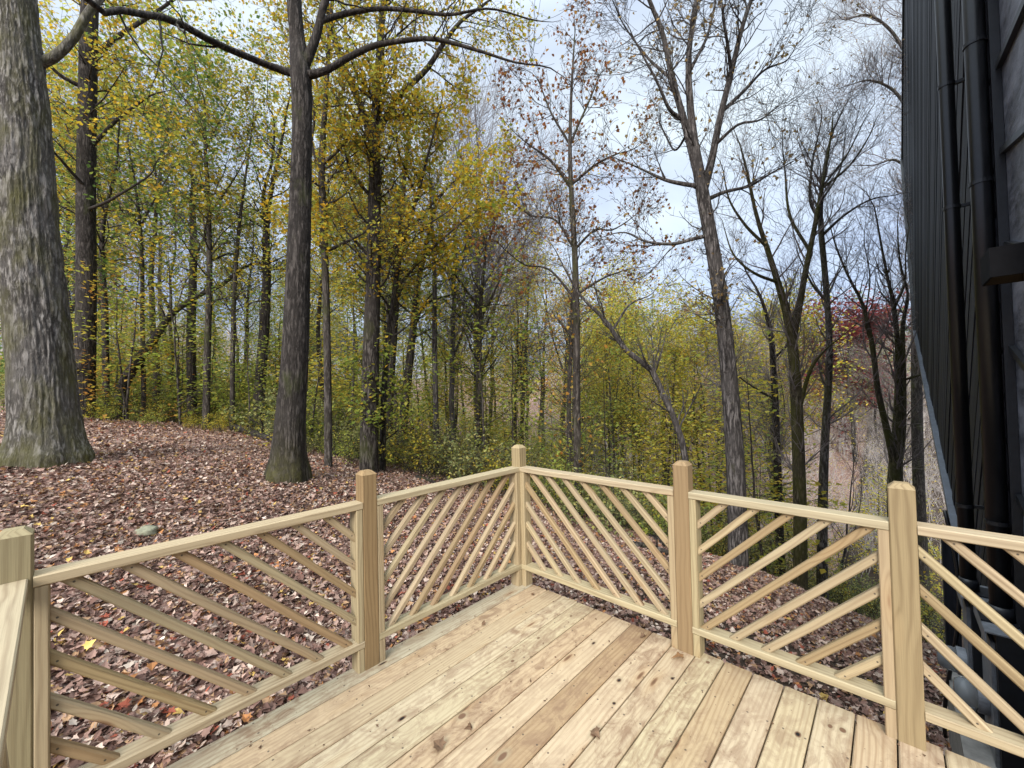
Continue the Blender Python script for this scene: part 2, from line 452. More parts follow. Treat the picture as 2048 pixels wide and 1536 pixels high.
# ================================================================== THE DECK
RNG = np.random.default_rng(11)
def stick(mb, p0, p1, wv, tv, tint, seed=None, bev=.004, ends=None, nails=False):
    """a squared, slightly eased piece of timber from p0 to p1; wv / tv half width and half thickness vectors.
    ends: normals of the planes the two ends are cut to, None = square"""
    p0, p1, wv, tv = (np.asarray(v, float) for v in (p0, p1, wv, tv))
    ln = np.linalg.norm(p1 - p0); ax = (p1 - p0) / ln
    W, T = np.linalg.norm(wv), np.linalg.norm(tv)
    wu, tu = wv / W, tv / T
    b = min(bev, W * .4, T * .4)
    prof = [(-W + b, -T), (W - b, -T), (W, -T + b), (W, T - b), (W - b, T), (-W + b, T), (-W, T - b), (-W, -T + b)]
    off = RNG.uniform(0, 60, 3) if seed is None else np.array(seed, float)
    V, A, E = [], [], []
    for end, base in ((0, p0), (1, p1)):
        for (x, y) in prof:
            q = base + wu * x + tu * y
            if ends is not None:                     # slide along the axis until it lies in the cut plane
                e = np.asarray(ends[end], float)
                q = q - ax * (np.dot(q - base, e) / np.dot(ax, e))
            V.append(q); A.append(off + [np.dot(q - p0, ax), x, y]); E.append([np.dot(q - p0, ax), ln - np.dot(q - p0, ax), x])
    s = np.arange(8)
    side = np.stack([s, (s + 1) % 8, (s + 1) % 8 + 8, s + 8], -1)
    caps = np.array([s[::-1], s + 8])
    if np.dot(np.cross(wu, tu), ax) < 0:
        side, caps = side[:, ::-1], caps[:, ::-1]
    mb.add(V, [side, caps], W=np.array(A), Tint=np.array(tint, float), **({'Ends': np.array(E)} if nails else {}))
WK = {'W': 'VEC', 'Tint': 'COL', 'Ends': 'VEC'}

def tint(base=(1, 1, 1), v=.08):
    k = 1 + RNG.uniform(-v, v)
    return np.array(base) * k * (1 + RNG.uniform(-.03, .03, 3))

def build_deck():
    root = tag(empty('wooden_deck', D(1.2, -.6, 0)), 'new treated pine deck of long pale boards inside the slatted railing', 'deck')
    base = np.array(root.location)
    mb = MB()
    pitch, wd, a1 = .1430, .1368, 2.517
    a0 = -.62
    tints = {0: (.97, 1.02, .98), 1: (1, .93, .83), 2: (1.0, .95, .86), 3: (1.02, .99, .93), 4: (1.02, 1.01, .95), 5: (1.0, .92, .82), 6: (1, .94, .85), 7: (.70, .60, .49),
             8: (1.02, .99, .92), 9: (1, .96, .88), 10: (1, .96, .88), 11: (.86, .74, .64), 12: (1, .97, .9), 13: (1, .98, .9), 14: (1.02, 1.0, .92), 15: (.95, .86, .77), 16: (1, .95, .88)}
    for k in range(24):
        b1 = -2.172 + pitch * k; b0 = b1 - wd
        bc = (b0 + b1) / 2
        # W carries deck metres themselves so that the knots sit where they belong
        ln = a1 - a0
        da = RNG.uniform(-.003, .003)
        zoff = RNG.uniform(-.0012, .0012)
        p0, p1 = D(a0, bc, -.019 + zoff), D(a1 + da, bc, -.019 + zoff)
        stick(mb, p0, p1, UR * wd / 2, UZ * .019, tint(tints.get(k, (1, .95, .87)), .06), seed=(a0, bc, k * 7.31), bev=.005)
    mb.build('deck_boards', M['deck'], root, loc=base, kinds=WK)
    for k in range(8):
        a = a1 - .02 - k * .42; jm = MB()
        stick(jm, D(a, -2.262, -.133), D(a, 1.2, -.133), UL * .019, UZ * .094, tint((.9, .88, .8)))
        jm.build('joist', M['rail'], root, loc=base, kinds=WK)
    fm = MB()
    stick(fm, D(a0, -2.281, -.134), D(a1 - .042, -2.281, -.134), UR * .018, UZ * .0945, tint((.9, .9, .82)))
    fm.build('rim_board', M['rail'], root, loc=base, kinds=WK)
    for (a, b) in ((2.2, -2.1), (2.2, -.5), (2.2, 1.0), (.2, -2.1), (.2, 1.0)):
        pm = MB(); g = gz(*(D(a, b)[:2]))
        stick(pm, D(a, b, g - .1), D(a, b, -.23), UL * .06, UR * .06, tint((.85, .83, .75)))
        pm.build('support_post', M['rail'], root, loc=base, kinds=WK)
build_deck()

# ================================================================== THE RAILING
A0, B0 = 2.4917, -2.2692
aL1, aL0, bR1, bR2 = 1.1536, -.1563, -.9333, .0209
PH, PWD = 1.1021, .0445
R_TOP, R_T = .951, .0385          # rail top and thickness
B_TOP = .168                      # bottom rail top

def post(root, base, a, b, tn, name='post', label=None):
    mb = MB()
    stick(mb, D(a, b, 0), D(a, b, PH), UL * PWD, UR * PWD, tn, bev=.005)
    # chamfered top
    off = RNG.uniform(0, 60, 3)
    lo, hi = PWD, PWD * .52
    c = [(-1, -1), (1, -1), (1, 1), (-1, 1)]
    V = [D(a + s * lo, b + t * lo, PH - .0005) for s, t in c] + [D(a + s * hi, b + t * hi, PH + .022) for s, t in c]
    A = [off + [0.3 + .02 * (i > 3), s * lo, t * lo] for i, (s, t) in enumerate(c + c)]
    q = [[3, 2, 1, 0][::-1], [4, 5, 6, 7][::-1]]
    f = [[0, 1, 5, 4], [1, 2, 6, 5], [2, 3, 7, 6], [3, 0, 4, 7], [4, 5, 6, 7]]
    f = [x[::-1] for x in f]
    mb.add(V, [np.array(f)], W=np.array(A), Tint=np.array(tn) * 1.1)
    o = mb.build(name, M['rail'], root, loc=base, kinds=WK)
    if label: o['label'] = label
    return o

def panel(root, base, s0, s1, along, across, fixed, slope, label=None, left_stud=True):
    """one railing panel between posts centred s0 < s1 along 'along'; 'across' points to the deck side.
    slope +1: slats rise with s; -1: slats fall with s"""
    pr = empty('railing_panel', (0, 0, 0)); pr.parent = root
    if label: pr['label'] = label
    def P(s, t, z): return along * s + across * t + fixed + UZ * z
    e0, e1 = s0 + PWD + .001, s1 - PWD - .001
    sw = .038
    hw = across * PWD * .98
    # rails
    for nm, zt in (('top_rail', R_TOP), ('bottom_rail', B_TOP)):
        mb = MB()
        stick(mb, P(e0, 0, zt - R_T / 2), P(e1, 0, zt - R_T / 2), hw * 1.04, UZ * R_T / 2, tint((1.06, 1.04, .99), .04), bev=.004)
        mb.build(nm, M['rail'], pr, loc=base, kinds=WK)
    # upright studs against each post, cut by the bottom rail
    for s in ((e0 + sw / 2, e1 - sw / 2) if left_stud else (e1 - sw / 2,)):
        mb = MB(); tn = tint((.96, .92, .82), .06)
        stick(mb, P(s, 0, B_TOP + .001), P(s, 0, R_TOP - R_T - .001), along * sw / 2, hw, tn)
        stick(mb, P(s, 0, .001), P(s, 0, B_TOP - R_T - .001), along * sw / 2, hw, tn)
        mb.build('stud', M['rail'], pr, loc=base, kinds=WK)
    # slats
    x0, x1, z0, z1 = e0 + (sw if left_stud else 0), e1 - sw, B_TOP, R_TOP - R_T
    Wd, Hh = x1 - x0, z1 - z0
    sp = .16
    n = int(round((Wd + Hh) / sp)) - 1
    st = (Wd + Hh) / (n + 1)
    for k in range(1, n + 1):
        q = k * st
        # rising slats: x - z const; measured from the corner where they are shortest
        a_, b_ = (max(0, q - Hh), max(0, Hh - q)), (min(Wd, q), Hh - max(0, q - Wd))
        # falling direction pairs: start on left side / bottom, end on bottom / right
        #  in a local frame where slats rise:  (xs, zs) low end, (xe, ze) high end
        xs, zs = max(0.0, q - Hh), max(0.0, Hh - q)
        xe = min(Wd, q); ze = zs + (xe - xs)
        if slope > 0: lo, hi = (x0 + xs, z0 + zs), (x0 + xe, z0 + ze)
        else: lo, hi = (x1 - xs, z0 + zs), (x1 - xe, z0 + ze)
        d = np.array([hi[0] - lo[0], hi[1] - lo[1]]); ln = np.hypot(*d); d /= ln
        if ln < .05: continue
        # each slat butts against the rail or stud it meets, its end cut to that face
        dv = along * d[0] + UZ * d[1]; nv = -along * d[1] + UZ * d[0]
        n0 = UZ if lo[1] < z0 + 1e-6 else along
        n1 = UZ if hi[1] > z1 - 1e-6 else along
        pl, ph_ = P(lo[0], .004, lo[1]) + dv * .0012, P(hi[0], .004, hi[1]) - dv * .0012
        mb = MB()
        stick(mb, pl, ph_, nv * .018, across * .018, tint((1.0, .95, .87) if RNG.random() < .7 else (.82, .71, .58), .09), bev=.006, ends=(n0, n1), nails=True)
        mb.build('slat', M['rail'], pr, loc=base, kinds=WK)
    return pr

# left run, corner post included
rl = tag(empty('deck_railing', D(aL0, B0, 0)), 'slatted pine railing with chamfered posts along the leaf covered bank to the corner post', 'railing', 'deck railings')
bl = np.array(rl.location)
post(rl, bl, A0, B0, tint((.84, .80, .68), .02))
post(rl, bl, aL1, B0, tint((.66, .53, .40), .02), label='brown rough sawn post')
post(rl, bl, aL0, B0, tint((.76, .73, .62), .02))
def shift_fix(): pass
panel(rl, bl, aL1, A0, UL, UR, UR * B0, +1)
panel(rl, bl, aL0, aL1, UL, UR, UR * B0, -1)

# right run
rr_ = tag(empty('deck_railing', D(A0, bR1, 0)), 'slatted pine railing from the corner post towards the black house, facing the ravine', 'railing', 'deck railings')
br = np.array(rr_.location)
post(rr_, br, A0, bR1, tint((.68, .545, .42), .02), label='reddish brown post')
post(rr_, br, A0, bR2, tint((.72, .68, .54), .02))
bR3 = bR2 + 1.05
post(rr_, br, A0, bR3, tint((.92, .88, .74), .02))
panel(rr_, br, B0, bR1, UR, -UL, UL * A0, -1)
panel(rr_, br, bR1, bR2, UR, -UL, UL * A0, +1)
panel(rr_, br, bR2, bR3, UR, -UL, UL * A0, -1, left_stud=False)

# the near return, only its first metre in view
rn = tag(empty('deck_railing', D(aL0, B0 + .2, 0)), 'near railing with a broad flat top rail leaving the lower left post', 'railing', 'deck railings')
bn = np.array(rn.location)
mb = MB()
g0 = D(aL0 - .012, B0 + PWD + .002, R_TOP - R_T / 2); g1 = D(aL0 + .022, B0 + 1.32, R_TOP - R_T / 2)
hv = np.cross((g1 - g0) / np.linalg.norm(g1 - g0), UZ)
stick(mb, g0, g1, hv * .046, UZ * R_T / 2, tint((1.05, 1.04, 1.0), .02)); mb.build('top_rail', M['rail'], rn, loc=bn, kinds=WK)
mb = MB(); dz = UZ * (B_TOP - R_TOP)
stick(mb, g0 + dz, g1 + dz, hv * .046, UZ * R_T / 2, tint()); mb.build('bottom_rail', M['rail'], rn, loc=bn, kinds=WK)
for k in range(7):
    f0, f1 = k / 7.0 * 1.0, k / 7.0 + .5
    z0_, z1_ = B_TOP + .01, R_TOP - R_T - .01
    if f1 > 1: z1_ = z0_ + (z1_ - z0_) * (1 - f0) / .5; f1 = 1
    pa, pb = g0 + (g1 - g0) * f0, g0 + (g1 - g0) * f1
    pa[2], pb[2] = z0_, z1_
    dv = (pb - pa) / np.linalg.norm(pb - pa)
    mb = MB(); stick(mb, pa, pb, np.cross(dv, hv) * .0165, hv * .0165, tint()); mb.build('slat', M['rail'], rn, loc=bn, kinds=WK)

# ================================================================== THE HOUSE AT THE RIGHT
def siding_material():
    m, t, b = new_mat('black_stained_boards'); N = NB(t)
    W = N.attr('W', 'Vector'); tint_ = N.attr('Tint')
    g = N.noise(N.mapping(W, (1.2, 90, 90)), 1, 4, .7)
    p = N.noise(N.mapping(W, (.8, 9, 9)), 1.5, 4, .6)
    col = N.ramp(g, [(.35, (.004, .004, .005)), (.7, (.016, .0175, .024))])
    col = N.mix(N.maprange(p, .5, .75, 0, .6), col, (.028, .031, .043))
    col = N.mix(1.0, col, tint_, 'MULTIPLY')
    N.link(col, b.inputs['Base Color']); b.inputs['Roughness'].default_value = .7; b.inputs['Specular IOR Level'].default_value = .3
    N.link(N.bump(g, .5, .004), b.inputs['Normal'])
    return m
def painted_material():
    m, t, b = new_mat('black_paint_sheen_in_colour'); N = NB(t)
    pos = N.n('ShaderNodeNewGeometry').outputs['Position']
    g = N.noise(N.mapping(pos, (3, 3, 9)), 3, 6, .7)
    s = N.noise(N.mapping(pos, (1, 1, 2.5)), 2.2, 4, .6)
    col = N.ramp(g, [(.32, (.018, .02, .026)), (.68, (.15, .158, .19))])
    col = N.mix(N.maprange(s, .45, .7, 0, .8), col, (.25, .26, .31))  # sky sheen on the black paint, put into the colour as blue-grey
    N.link(col, b.inputs['Base Color']); b.inputs['Roughness'].default_value = .42
    N.link(N.bump(g, .7, .01), b.inputs['Normal'])
    return m
M['siding'] = siding_material(); M['painted'] = painted_material()
M['black_pipe'] = plain('black_painted_conduit', (.007, .0075, .009), .34, 0, .25, 30)
M['black_metal'] = plain('black_painted_steel', (.011, .012, .015), .42, 0, .3, 25)
M['grey_metal'] = plain('worn_grey_steel', (.17, .18, .20), .5, .2, .25, 30)
M['flash'] = plain('grey_flashing', (.12, .135, .16), .45, .3, .2, 12)
M['concrete'] = plain('weathered_concrete', (.22, .21, .195), .9, 0, .25, 14, .3, .4)
M['rust'] = plain('dark_corten', (.055, .045, .04), .8, 0, .3, 18)

def build_house():
    bw = .50
    root = tag(empty('house', D(6, bw, -2)), 'tall black house wall of diagonal boards at the right edge beyond the railing', 'house')
    base = np.array(root.location)
    # outline of the boarded wall in (a, z): its lower edge climbs away from the deck
    def low(a): return -.75 + (a - 4.2) * .388
    a_n, a_f = 3.72, 13.3
    def top_(a): return 8.3 + (16.9 - a) * .348
    top = top_(3.72)
    def clip(poly, nx, nz, c):        # keep nx*a + nz*z <= c
        o = []
        for i in range(len(poly)):
            p, q = poly[i], poly[(i + 1) % len(poly)]
            dp, dq = nx * p[0] + nz * p[1] - c, nx * q[0] + nz * q[1] - c
            if dp <= 0: o.append(p)
            if dp * dq < 0:
                f = dp / (dp - dq); o.append((p[0] + f * (q[0] - p[0]), p[1] + f * (q[1] - p[1])))
        return o
    shape = [(a_n, low(a_n)), (a_f, low(a_f)), (16.9, 8.3), (a_n, top)]
    mb = MB()
    sl = math.radians(52); dx, dz_ = -math.cos(sl), math.sin(sl)      # boards lean towards the deck
    nx, nz = dz_, -dx
    wdt = .165
    lo_c = min(nx * a + nz * z for a, z in shape); hi_c = max(nx * a + nz * z for a, z in shape)
    k = 0; c = lo_c
    while c < hi_c:
        p = clip(clip(shape, -nx, -nz, -(c + .011)), nx, nz, c + wdt - .011)
        if len(p) >= 3:
            n = len(p); pr = RNG.uniform(0, .012); bo = .018 + pr
            V = [D(a, bw - bo, z) for a, z in p] + [D(a, bw, z) for a, z in p]
            off = RNG.uniform(0, 50, 3)
            A = [off + [a * dx + z * dz_, a * nx + z * nz, 0] for a, z in p] * 2
            s = np.arange(n)
            fr = [np.array([s]), np.stack([s, s + n, (s + 1) % n + n, (s + 1) % n], -1)]
            mb.add(V, fr, W=np.array(A), Tint=np.full(3, RNG.uniform(.4, 1.8)))
        c += wdt; k += 1
    mb.build('siding', M['siding'], root, loc=base, kinds=WK)
    # the body behind the boards, the near wall, the roof
    bm_ = MB()
    p = shape; n = len(p)
    V = [D(a, bw + .004, z) for a, z in p] + [D(a, bw + 7, z) for a, z in p]
    s = np.arange(n)
    bm_.add(V, [np.array([s]), np.array([s[::-1] + n]), np.stack([s, s + n, (s + 1) % n + n, (s + 1) % n], -1)])
    bm_.build('wall', M['black_metal'], root, loc=base)
    nb = MB()
    # nearer stretch of wall with sky sheen in its paint colour, shadow strips and corner strip
    hexa(nb, [D(2.75, bw + .03, -1.6), D(3.715, bw + .03, -1.6), D(3.715, bw + 6, -1.6), D(2.75, bw + 6, -1.6),
              D(2.75, bw + .03, top), D(3.715, bw + .03, top), D(3.715, bw + 6, top), D(2.75, bw + 6, top)])
    nb.build('painted_wall', M['painted'], root, loc=base)
    for (z, sl_) in ((.9, .25), (1.75, .32), (2.35, .25), (2.9, .2), (3.4, .1), (3.9, .05)):  # dark strips added to stand for narrow slanting shadows on the wall
        bt = MB()
        p0, p1 = D(3.66, bw + .016, z), D(2.77, bw + .016, z - sl_)
        dv = (p1 - p0) / np.linalg.norm(p1 - p0)
        box(bt, (p0 + p1) / 2, (p1 - p0) / 2, UR * .012, np.cross(dv, UR) * .018)
        bt.build('shadow_strip', M['black_metal'], root, loc=base)
    cs = MB(); box(cs, D(3.69, bw + .008, 3.3), UL * .015, UR * .02, UZ * 5.2); cs.build('corner_strip', M['black_metal'], root, loc=base)
    # grey flashing along the climbing lower edge
    fl = MB(); p0, p1 = D(4.2, bw - .03, low(4.2) - .03), D(a_f, bw - .03, low(a_f) - .03)
    dv = (p1 - p0) / np.linalg.norm(p1 - p0)
    box(fl, (p0 + p1) / 2, (p1 - p0) / 2, UR * .05, np.cross(dv, UR) * .035)
    fl.build('flashing', M['flash'], root, loc=base)
    ed = MB(); p0, p1 = D(a_f + .03, bw - .03, low(a_f)), D(16.93, bw - .03, 8.3)
    dv = (p1 - p0) / np.linalg.norm(p1 - p0)
    box(ed, (p0 + p1) / 2, (p1 - p0) / 2, UR * .05, np.cross(dv, UR) * .03)
    ed.build('edge_board', M['black_metal'], root, loc=base)
    fd = MB()
    hexa(fd, [D(3.75, bw + .5, -4), D(9.4, bw + .5, -5), D(9.4, bw + 6, -5), D(3.75, bw + 6, -4),
              D(3.75, bw + .5, low(3.75)), D(9.4, bw + .5, low(9.4) - .05), D(9.4, bw + 6, low(9.4) - .05), D(3.75, bw + 6, low(3.75))])
    fd.build('foundation', M['rust'], root, loc=base)
    sp = MB(); a_ = 5.6
    stick(sp, D(a_, .36, gz(*D(a_, .36)[:2]) - .2), D(a_, .36, low(a_) + .3), UL * .06, UR * .05, (1, 1, 1))
    sp.build('support_post', M['siding'], root, loc=base, kinds=WK)
    rf = MB(); e_ = bw - .06
    hexa(rf, [D(2.5, e_, top_(2.5) + .003), D(16.98, e_, top_(16.98) + .003), D(16.98, bw + 7.4, top_(16.98) + .003), D(2.5, bw + 7.4, top_(2.5) + .003),
              D(2.5, e_, top_(2.5) + .1), D(16.98, e_, top_(16.98) + .1), D(16.98, bw + 7.4, top_(16.98) + .1), D(2.5, bw + 7.4, top_(2.5) + .1)])
    rf.build('roof', M['black_metal'], root, loc=base)
build_house()

def ring_tube(mb, pts, rad, n=16, cap=True, **at_):
    pts = np.asarray(pts, float); m = len(pts); rad = np.broadcast_to(np.asarray(rad, float), (m,))
    t = np.gradient(pts, axis=0); t /= np.linalg.norm(t, axis=1)[:, None]
    ref = np.array([1.0, 0, 0]) if abs(t[:, 0].mean()) < .8 else np.array([0, 0, 1.0])
    u = np.cross(t, ref); u /= np.linalg.norm(u, axis=1)[:, None]; v = np.cross(t, u)
    th = np.arange(n) / n * 2 * PI
    V = pts[:, None] + rad[:, None, None] * (np.cos(th)[None, :, None] * u[:, None] + np.sin(th)[None, :, None] * v[:, None])
    i = np.arange(m * n).reshape(m, n); j = np.roll(i, -1, 1)
    F = [np.stack([i[:-1].ravel(), j[:-1].ravel(), j[1:].ravel(), i[1:].ravel()], -1)]
    if cap: F.append(np.array([i[0][::-1], i[-1]]))
    mb.add(V.reshape(-1, 3), F, **at_)

def build_meters():
    def conduit(a, b, r, z0, label):
        root = tag(empty('conduit', D(a, b, z0)), label, 'pipe', 'conduits up the house wall'); base = np.array(root.location)
        mb = MB(); ring_tube(mb, [D(a, b, z0), D(a, b, 3), D(a, b, 11.5)], r, 24); mb.build('pipe', M['black_pipe'], root, smooth=True, loc=base)
        mb = MB(); ring_tube(mb, [D(a, b, z0 + .002), D(a, b, z0 + .05), D(a, b, z0 + .075)], [r * 1.28, r * 1.28, r * 1.12], 24); mb.build('hub', M['black_metal'], root, smooth=True, loc=base)
        for z in (z0 + .55, 2.75, 3.6, 5.2):
            mb = MB(); ring_tube(mb, [D(a, b, z), D(a, b, z + .022)], r * 1.12, 24)
            box(mb, D(a, b + r * 1.5, z + .011), UL * .012, UR * r * .7, UZ * .01)
            mb.build('clamp', M['black_metal'], root, loc=base)
    zt = .15
    def meter_box(a0, a1, b0, b1, label):
        root = tag(empty('meter_box', D((a0 + a1) / 2, b1, -1.0)), label, 'meter box', 'electric meter boxes'); base = np.array(root.location)
        mb = MB()
        hexa(mb, [D(a0, b0 + .03, -1.0), D(a1, b0 + .03, -1.0), D(a1, b1, -1.0), D(a0, b1, -1.0), D(a0, b0 + .03, zt - .004), D(a1, b0 + .03, zt - .004), D(a1, b1, zt - .004), D(a0, b1, zt - .004)])
        mb.build('enclosure', M['black_metal'], root, loc=base)
        mb = MB(); box(mb, D((a0 + a1) / 2, (b0 + b1) / 2, zt), UL * ((a1 - a0) / 2 + .008), UR * ((b1 - b0) / 2 + .012), UZ * .004)
        box(mb, D((a0 + a1) / 2, b0 - .01, zt - .035), UL * ((a1 - a0) / 2 + .008), UR * .003, UZ * .032)
        mb.build('lid', M['grey_metal'], root, loc=base)
        mb = MB(); box(mb, D((a0 + a1) / 2, (b0 + b1) / 2 - .0, zt + .0095), UL * .085, UR * .075, UZ * .005); mb.build('hub_plate', M['black_metal'], root, loc=base)
        mb = MB(); box(mb, D((a0 + a1) / 2, b0 + .02, -.42), UL * (a1 - a0) / 2 * .8, UR * .009, UZ * .5); mb.build('door', M['grey_metal'], root, loc=base)
        # round glass meter on the ravine side
        mb = MB(); z = -.34; am = (a0 + a1) / 2
        ring_tube(mb, [D(am, b0 + .01, z), D(am, b0 - .035, z), D(am, b0 - .036, z)], [.088, .088, .08], 28); mb.build('meter_ring', M['grey_metal'], root, smooth=False, loc=base)
        mb = MB(); ring_tube(mb, [D(am, b0 - .035, z), D(am, b0 - .10, z), D(am, b0 - .125, z), D(am, b0 - .13, z)], [.078, .076, .06, .03], 28); mb.build('meter_glass', M['glass'], root, smooth=True, loc=base)
    g, t, b = new_mat('cloudy_glass'); b.inputs['Base Color'].default_value = (.30, .32, .34, 1); b.inputs['Transmission Weight'].default_value = .55; b.inputs['Roughness'].default_value = .12
    NBg = NB(t); b.inputs['IOR'].default_value = 1.3
    M['glass'] = g
    meter_box(3.96, 4.25, .31, .485, 'grey topped black meter box farther along the house wall, under the slimmer conduit')
    meter_box(3.50, 3.93, .36, .485, 'grey topped black meter box nearer the deck, under the thicker conduit')
    conduit(4.10, .345, .039, zt + .0145, 'slimmer black conduit on the black house wall, farther from the deck')
    conduit(3.715, .437, .046, zt + .0145, 'thicker black conduit on the black house wall, nearer the deck')
    # thin cable between the conduits
    mb = MB(); P = [D(3.95 + .04 * math.sin(z * 1.2), .435 + .008 * math.sin(z * 2.1), z) for z in np.linspace(.2, 11, 40)]
    ring_tube(mb, P, .011, 8)
    tag(mb.build('cable', M['black_pipe'], smooth=True), 'thin wavering black cable running up between the two black conduits', 'cable')
    mb = MB(); P = [D(3.97, .45, z) for z in np.linspace(.2, 11, 12)]; ring_tube(mb, P, .022, 10)
    tag(mb.build('cable', M['black_pipe'], smooth=True), 'straight black cable close to the house wall between the two conduits', 'cable')
    # looped cable hanging beside the boxes
    mb = MB(); P = [D(4.45 - .1 * math.sin(u * 3), .27 + .05 * math.sin(u * 5), .6 - u * 1.7) for u in np.linspace(0, 1, 30)]
    ring_tube(mb, P, .012, 8); tag(mb.build('cable', M['black_pipe'], smooth=True), 'loose black cable hanging beside the grey meter boxes', 'cable')
    # concrete pad
    mb = MB(); g_ = -1.45
    hexa(mb, [D(3.5, .24, g_), D(4.5, .24, g_), D(4.5, .99, g_), D(3.5, .99, g_), D(3.5, .25, -.62), D(4.5, .25, -.62), D(4.5, .99, -.62), D(3.5, .99, -.62)])
    tag(mb.build('concrete_pier', M['concrete']), 'grey concrete pier below the meter boxes', 'pier')
    # wall lamp
    root = tag(empty('wall_lamp', D(3.07, .52, 2.125)), 'black box shaped wall lamp glowing warm underneath at the right edge', 'wall lamp'); base = np.array(root.location)
    mb = MB(); a, zc = 3.07, 2.125
    for (c, x, y, z) in (((a, .43, zc + .064), .125, .07, .006), ((a - .121, .43, zc - .006), .004, .07, .064), ((a + .121, .43, zc - .006), .004, .07, .064),
                         ((a, .364, zc - .006), .117, .004, .064), ((a, .496, zc - .006), .117, .004, .064)):
        box(mb, D(*c), UL * x, UR * y, UZ * z)
    mb.build('housing', plain('lamp_black', (.005, .005, .006), .85, 0, .2, 30, .08), root, loc=base)
    mb = MB(); box(mb, D(a, .515, zc), UL * .06, UR * .013, UZ * .055); mb.build('mounting_plate', M['black_metal'], root, loc=base)
    e, t, b = new_mat('warm_lamp'); b.inputs['Emission Color'].default_value = (1, .62, .28, 1); b.inputs['Emission Strength'].default_value = 4; b.inputs['Base Color'].default_value = (.6, .5, .4, 1)
    mb = MB(); ring_tube(mb, [D(a, .43, zc - .045), D(a, .43, zc)], .03, 16); mb.build('bulb', e, root, loc=base)
build_meters()

# ================================================================== TREES
def catmull(P, n):
    P = np.asarray(P, float)
    if len(P) < 3:
        t = np.linspace(0, 1, n)[:, None]; return P[0] * (1 - t) + P[-1] * t
    Q = np.concatenate([[2 * P[0] - P[1]], P, [2 * P[-1] - P[-2]]])
    seg = np.linalg.norm(np.diff(P[:, :3], axis=0), axis=1); cu = np.concatenate([[0], np.cumsum(seg)]); cu /= cu[-1]
    o = []
    for t in np.linspace(0, 1, n):
        i = min(int(np.searchsorted(cu, t, 'right')) - 1, len(P) - 2)
        f = (t - cu[i]) / max(1e-9, cu[i + 1] - cu[i])
        a, b, c, d = Q[i], Q[i + 1], Q[i + 2], Q[i + 3]
        o.append(.5 * (2 * b + (c - a) * f + (2 * a - 5 * b + 4 * c - d) * f * f + (3 * b - a - 3 * c + d) * f ** 3))
    return np.array(o)

def tubes(mb, P, R, sides, **at_):
    """P (B,n,3), R (B,n): every branch as a tube"""
    B, n = R.shape
    if B == 0: return
    T = np.gradient(P, axis=1); T /= np.linalg.norm(T, axis=2, keepdims=True) + 1e-9
    mt = T.mean(1); ref = np.where((np.abs(mt[:, 2]) > .8 * np.linalg.norm(mt, axis=1))[:, None], [[1.0, 0, 0]], [[0, 0, 1.0]])[:, None, :]
    U = np.cross(T, np.broadcast_to(ref, T.shape)); U /= np.linalg.norm(U, axis=2, keepdims=True) + 1e-9
    Vv = np.cross(T, U)
    th = np.arange(sides) / sides * 2 * PI
    V = P[:, :, None] + R[:, :, None, None] * (np.cos(th)[:, None] * U[:, :, None] + np.sin(th)[:, None] * Vv[:, :, None])
    i = np.arange(B * n * sides).reshape(B, n, sides); j = np.roll(i, -1, 2)
    F = np.stack([i[:, :-1].ravel(), j[:, :-1].ravel(), j[:, 1:].ravel(), i[:, 1:].ravel()], -1)
    mb.add(V.reshape(-1, 3), [F], **at_)

def spawn(rng, P, R, cnt, t0=.2, t1=1.0, ang=50, asd=12, L=1.0, Lvar=.35, rr=.6, rmax=9, n=5, wig=.18, up=.05, taper=.5, tip=.25, upside=0.0, rmin=.0026):
    B, m, _ = P.shape
    idx = np.repeat(np.arange(B), cnt); K = len(idx)
    if K == 0: return np.zeros((0, n, 3)), np.zeros((0, n))
    t = t0 + (t1 - t0) * rng.random(K); f = t * (m - 1); i0 = np.minimum(f.astype(int), m - 2); fr = (f - i0)[:, None]
    st = P[idx, i0] * (1 - fr) + P[idx, i0 + 1] * fr
    tan = P[idx, i0 + 1] - P[idx, i0]; tan /= np.linalg.norm(tan, axis=1, keepdims=True) + 1e-9
    rad = R[idx, i0] * (1 - fr[:, 0]) + R[idx, i0 + 1] * fr[:, 0]
    wv = rng.normal(size=(K, 3)); wv[:, 2] += upside
    wv -= (wv * tan).sum(1, keepdims=True) * tan; wv /= np.linalg.norm(wv, axis=1, keepdims=True) + 1e-9
    a = np.radians(ang + rng.normal(size=K) * asd)[:, None]
    d = np.cos(a) * tan + np.sin(a) * wv
    ln = L * (1 - taper * t) * (1 + rng.uniform(-Lvar, Lvar, K))
    r0 = np.minimum(np.maximum(rad * rr, rmin), rmax)
    O = np.zeros((K, n, 3)); O[:, 0] = st; p = st.copy()
    for k in range(1, n):
        d = d + rng.normal(size=(K, 3)) * wig; d[:, 2] += up
        d /= np.linalg.norm(d, axis=1, keepdims=True)
        p = p + d * (ln / (n - 1))[:, None]; O[:, k] = p
    RR = r0[:, None] * (1 - (1 - tip) * np.linspace(0, 1, n)[None, :])
    return O, np.maximum(RR, rmin)

QUAD = (np.array([(0, 0, 0), (.42, .36, .06), (1, 0, -.08), (.42, -.36, .06)]), [np.array([[0, 1, 2, 3]])])
_lob = [(0, 0), (.12, .22), (.02, .42), (.30, .36), (.46, .50), (.56, .30), (1.0, 0), (.56, -.30), (.46, -.50), (.30, -.36), (.02, -.42), (.12, -.22)]
LOBED = (np.array([(x, y, .10 * abs(y) - .12 * x * x) for x, y in _lob] + [(.36, 0, -.05)]),
         [np.array([[i, (i + 1) % 12, 12] for i in range(12)])])

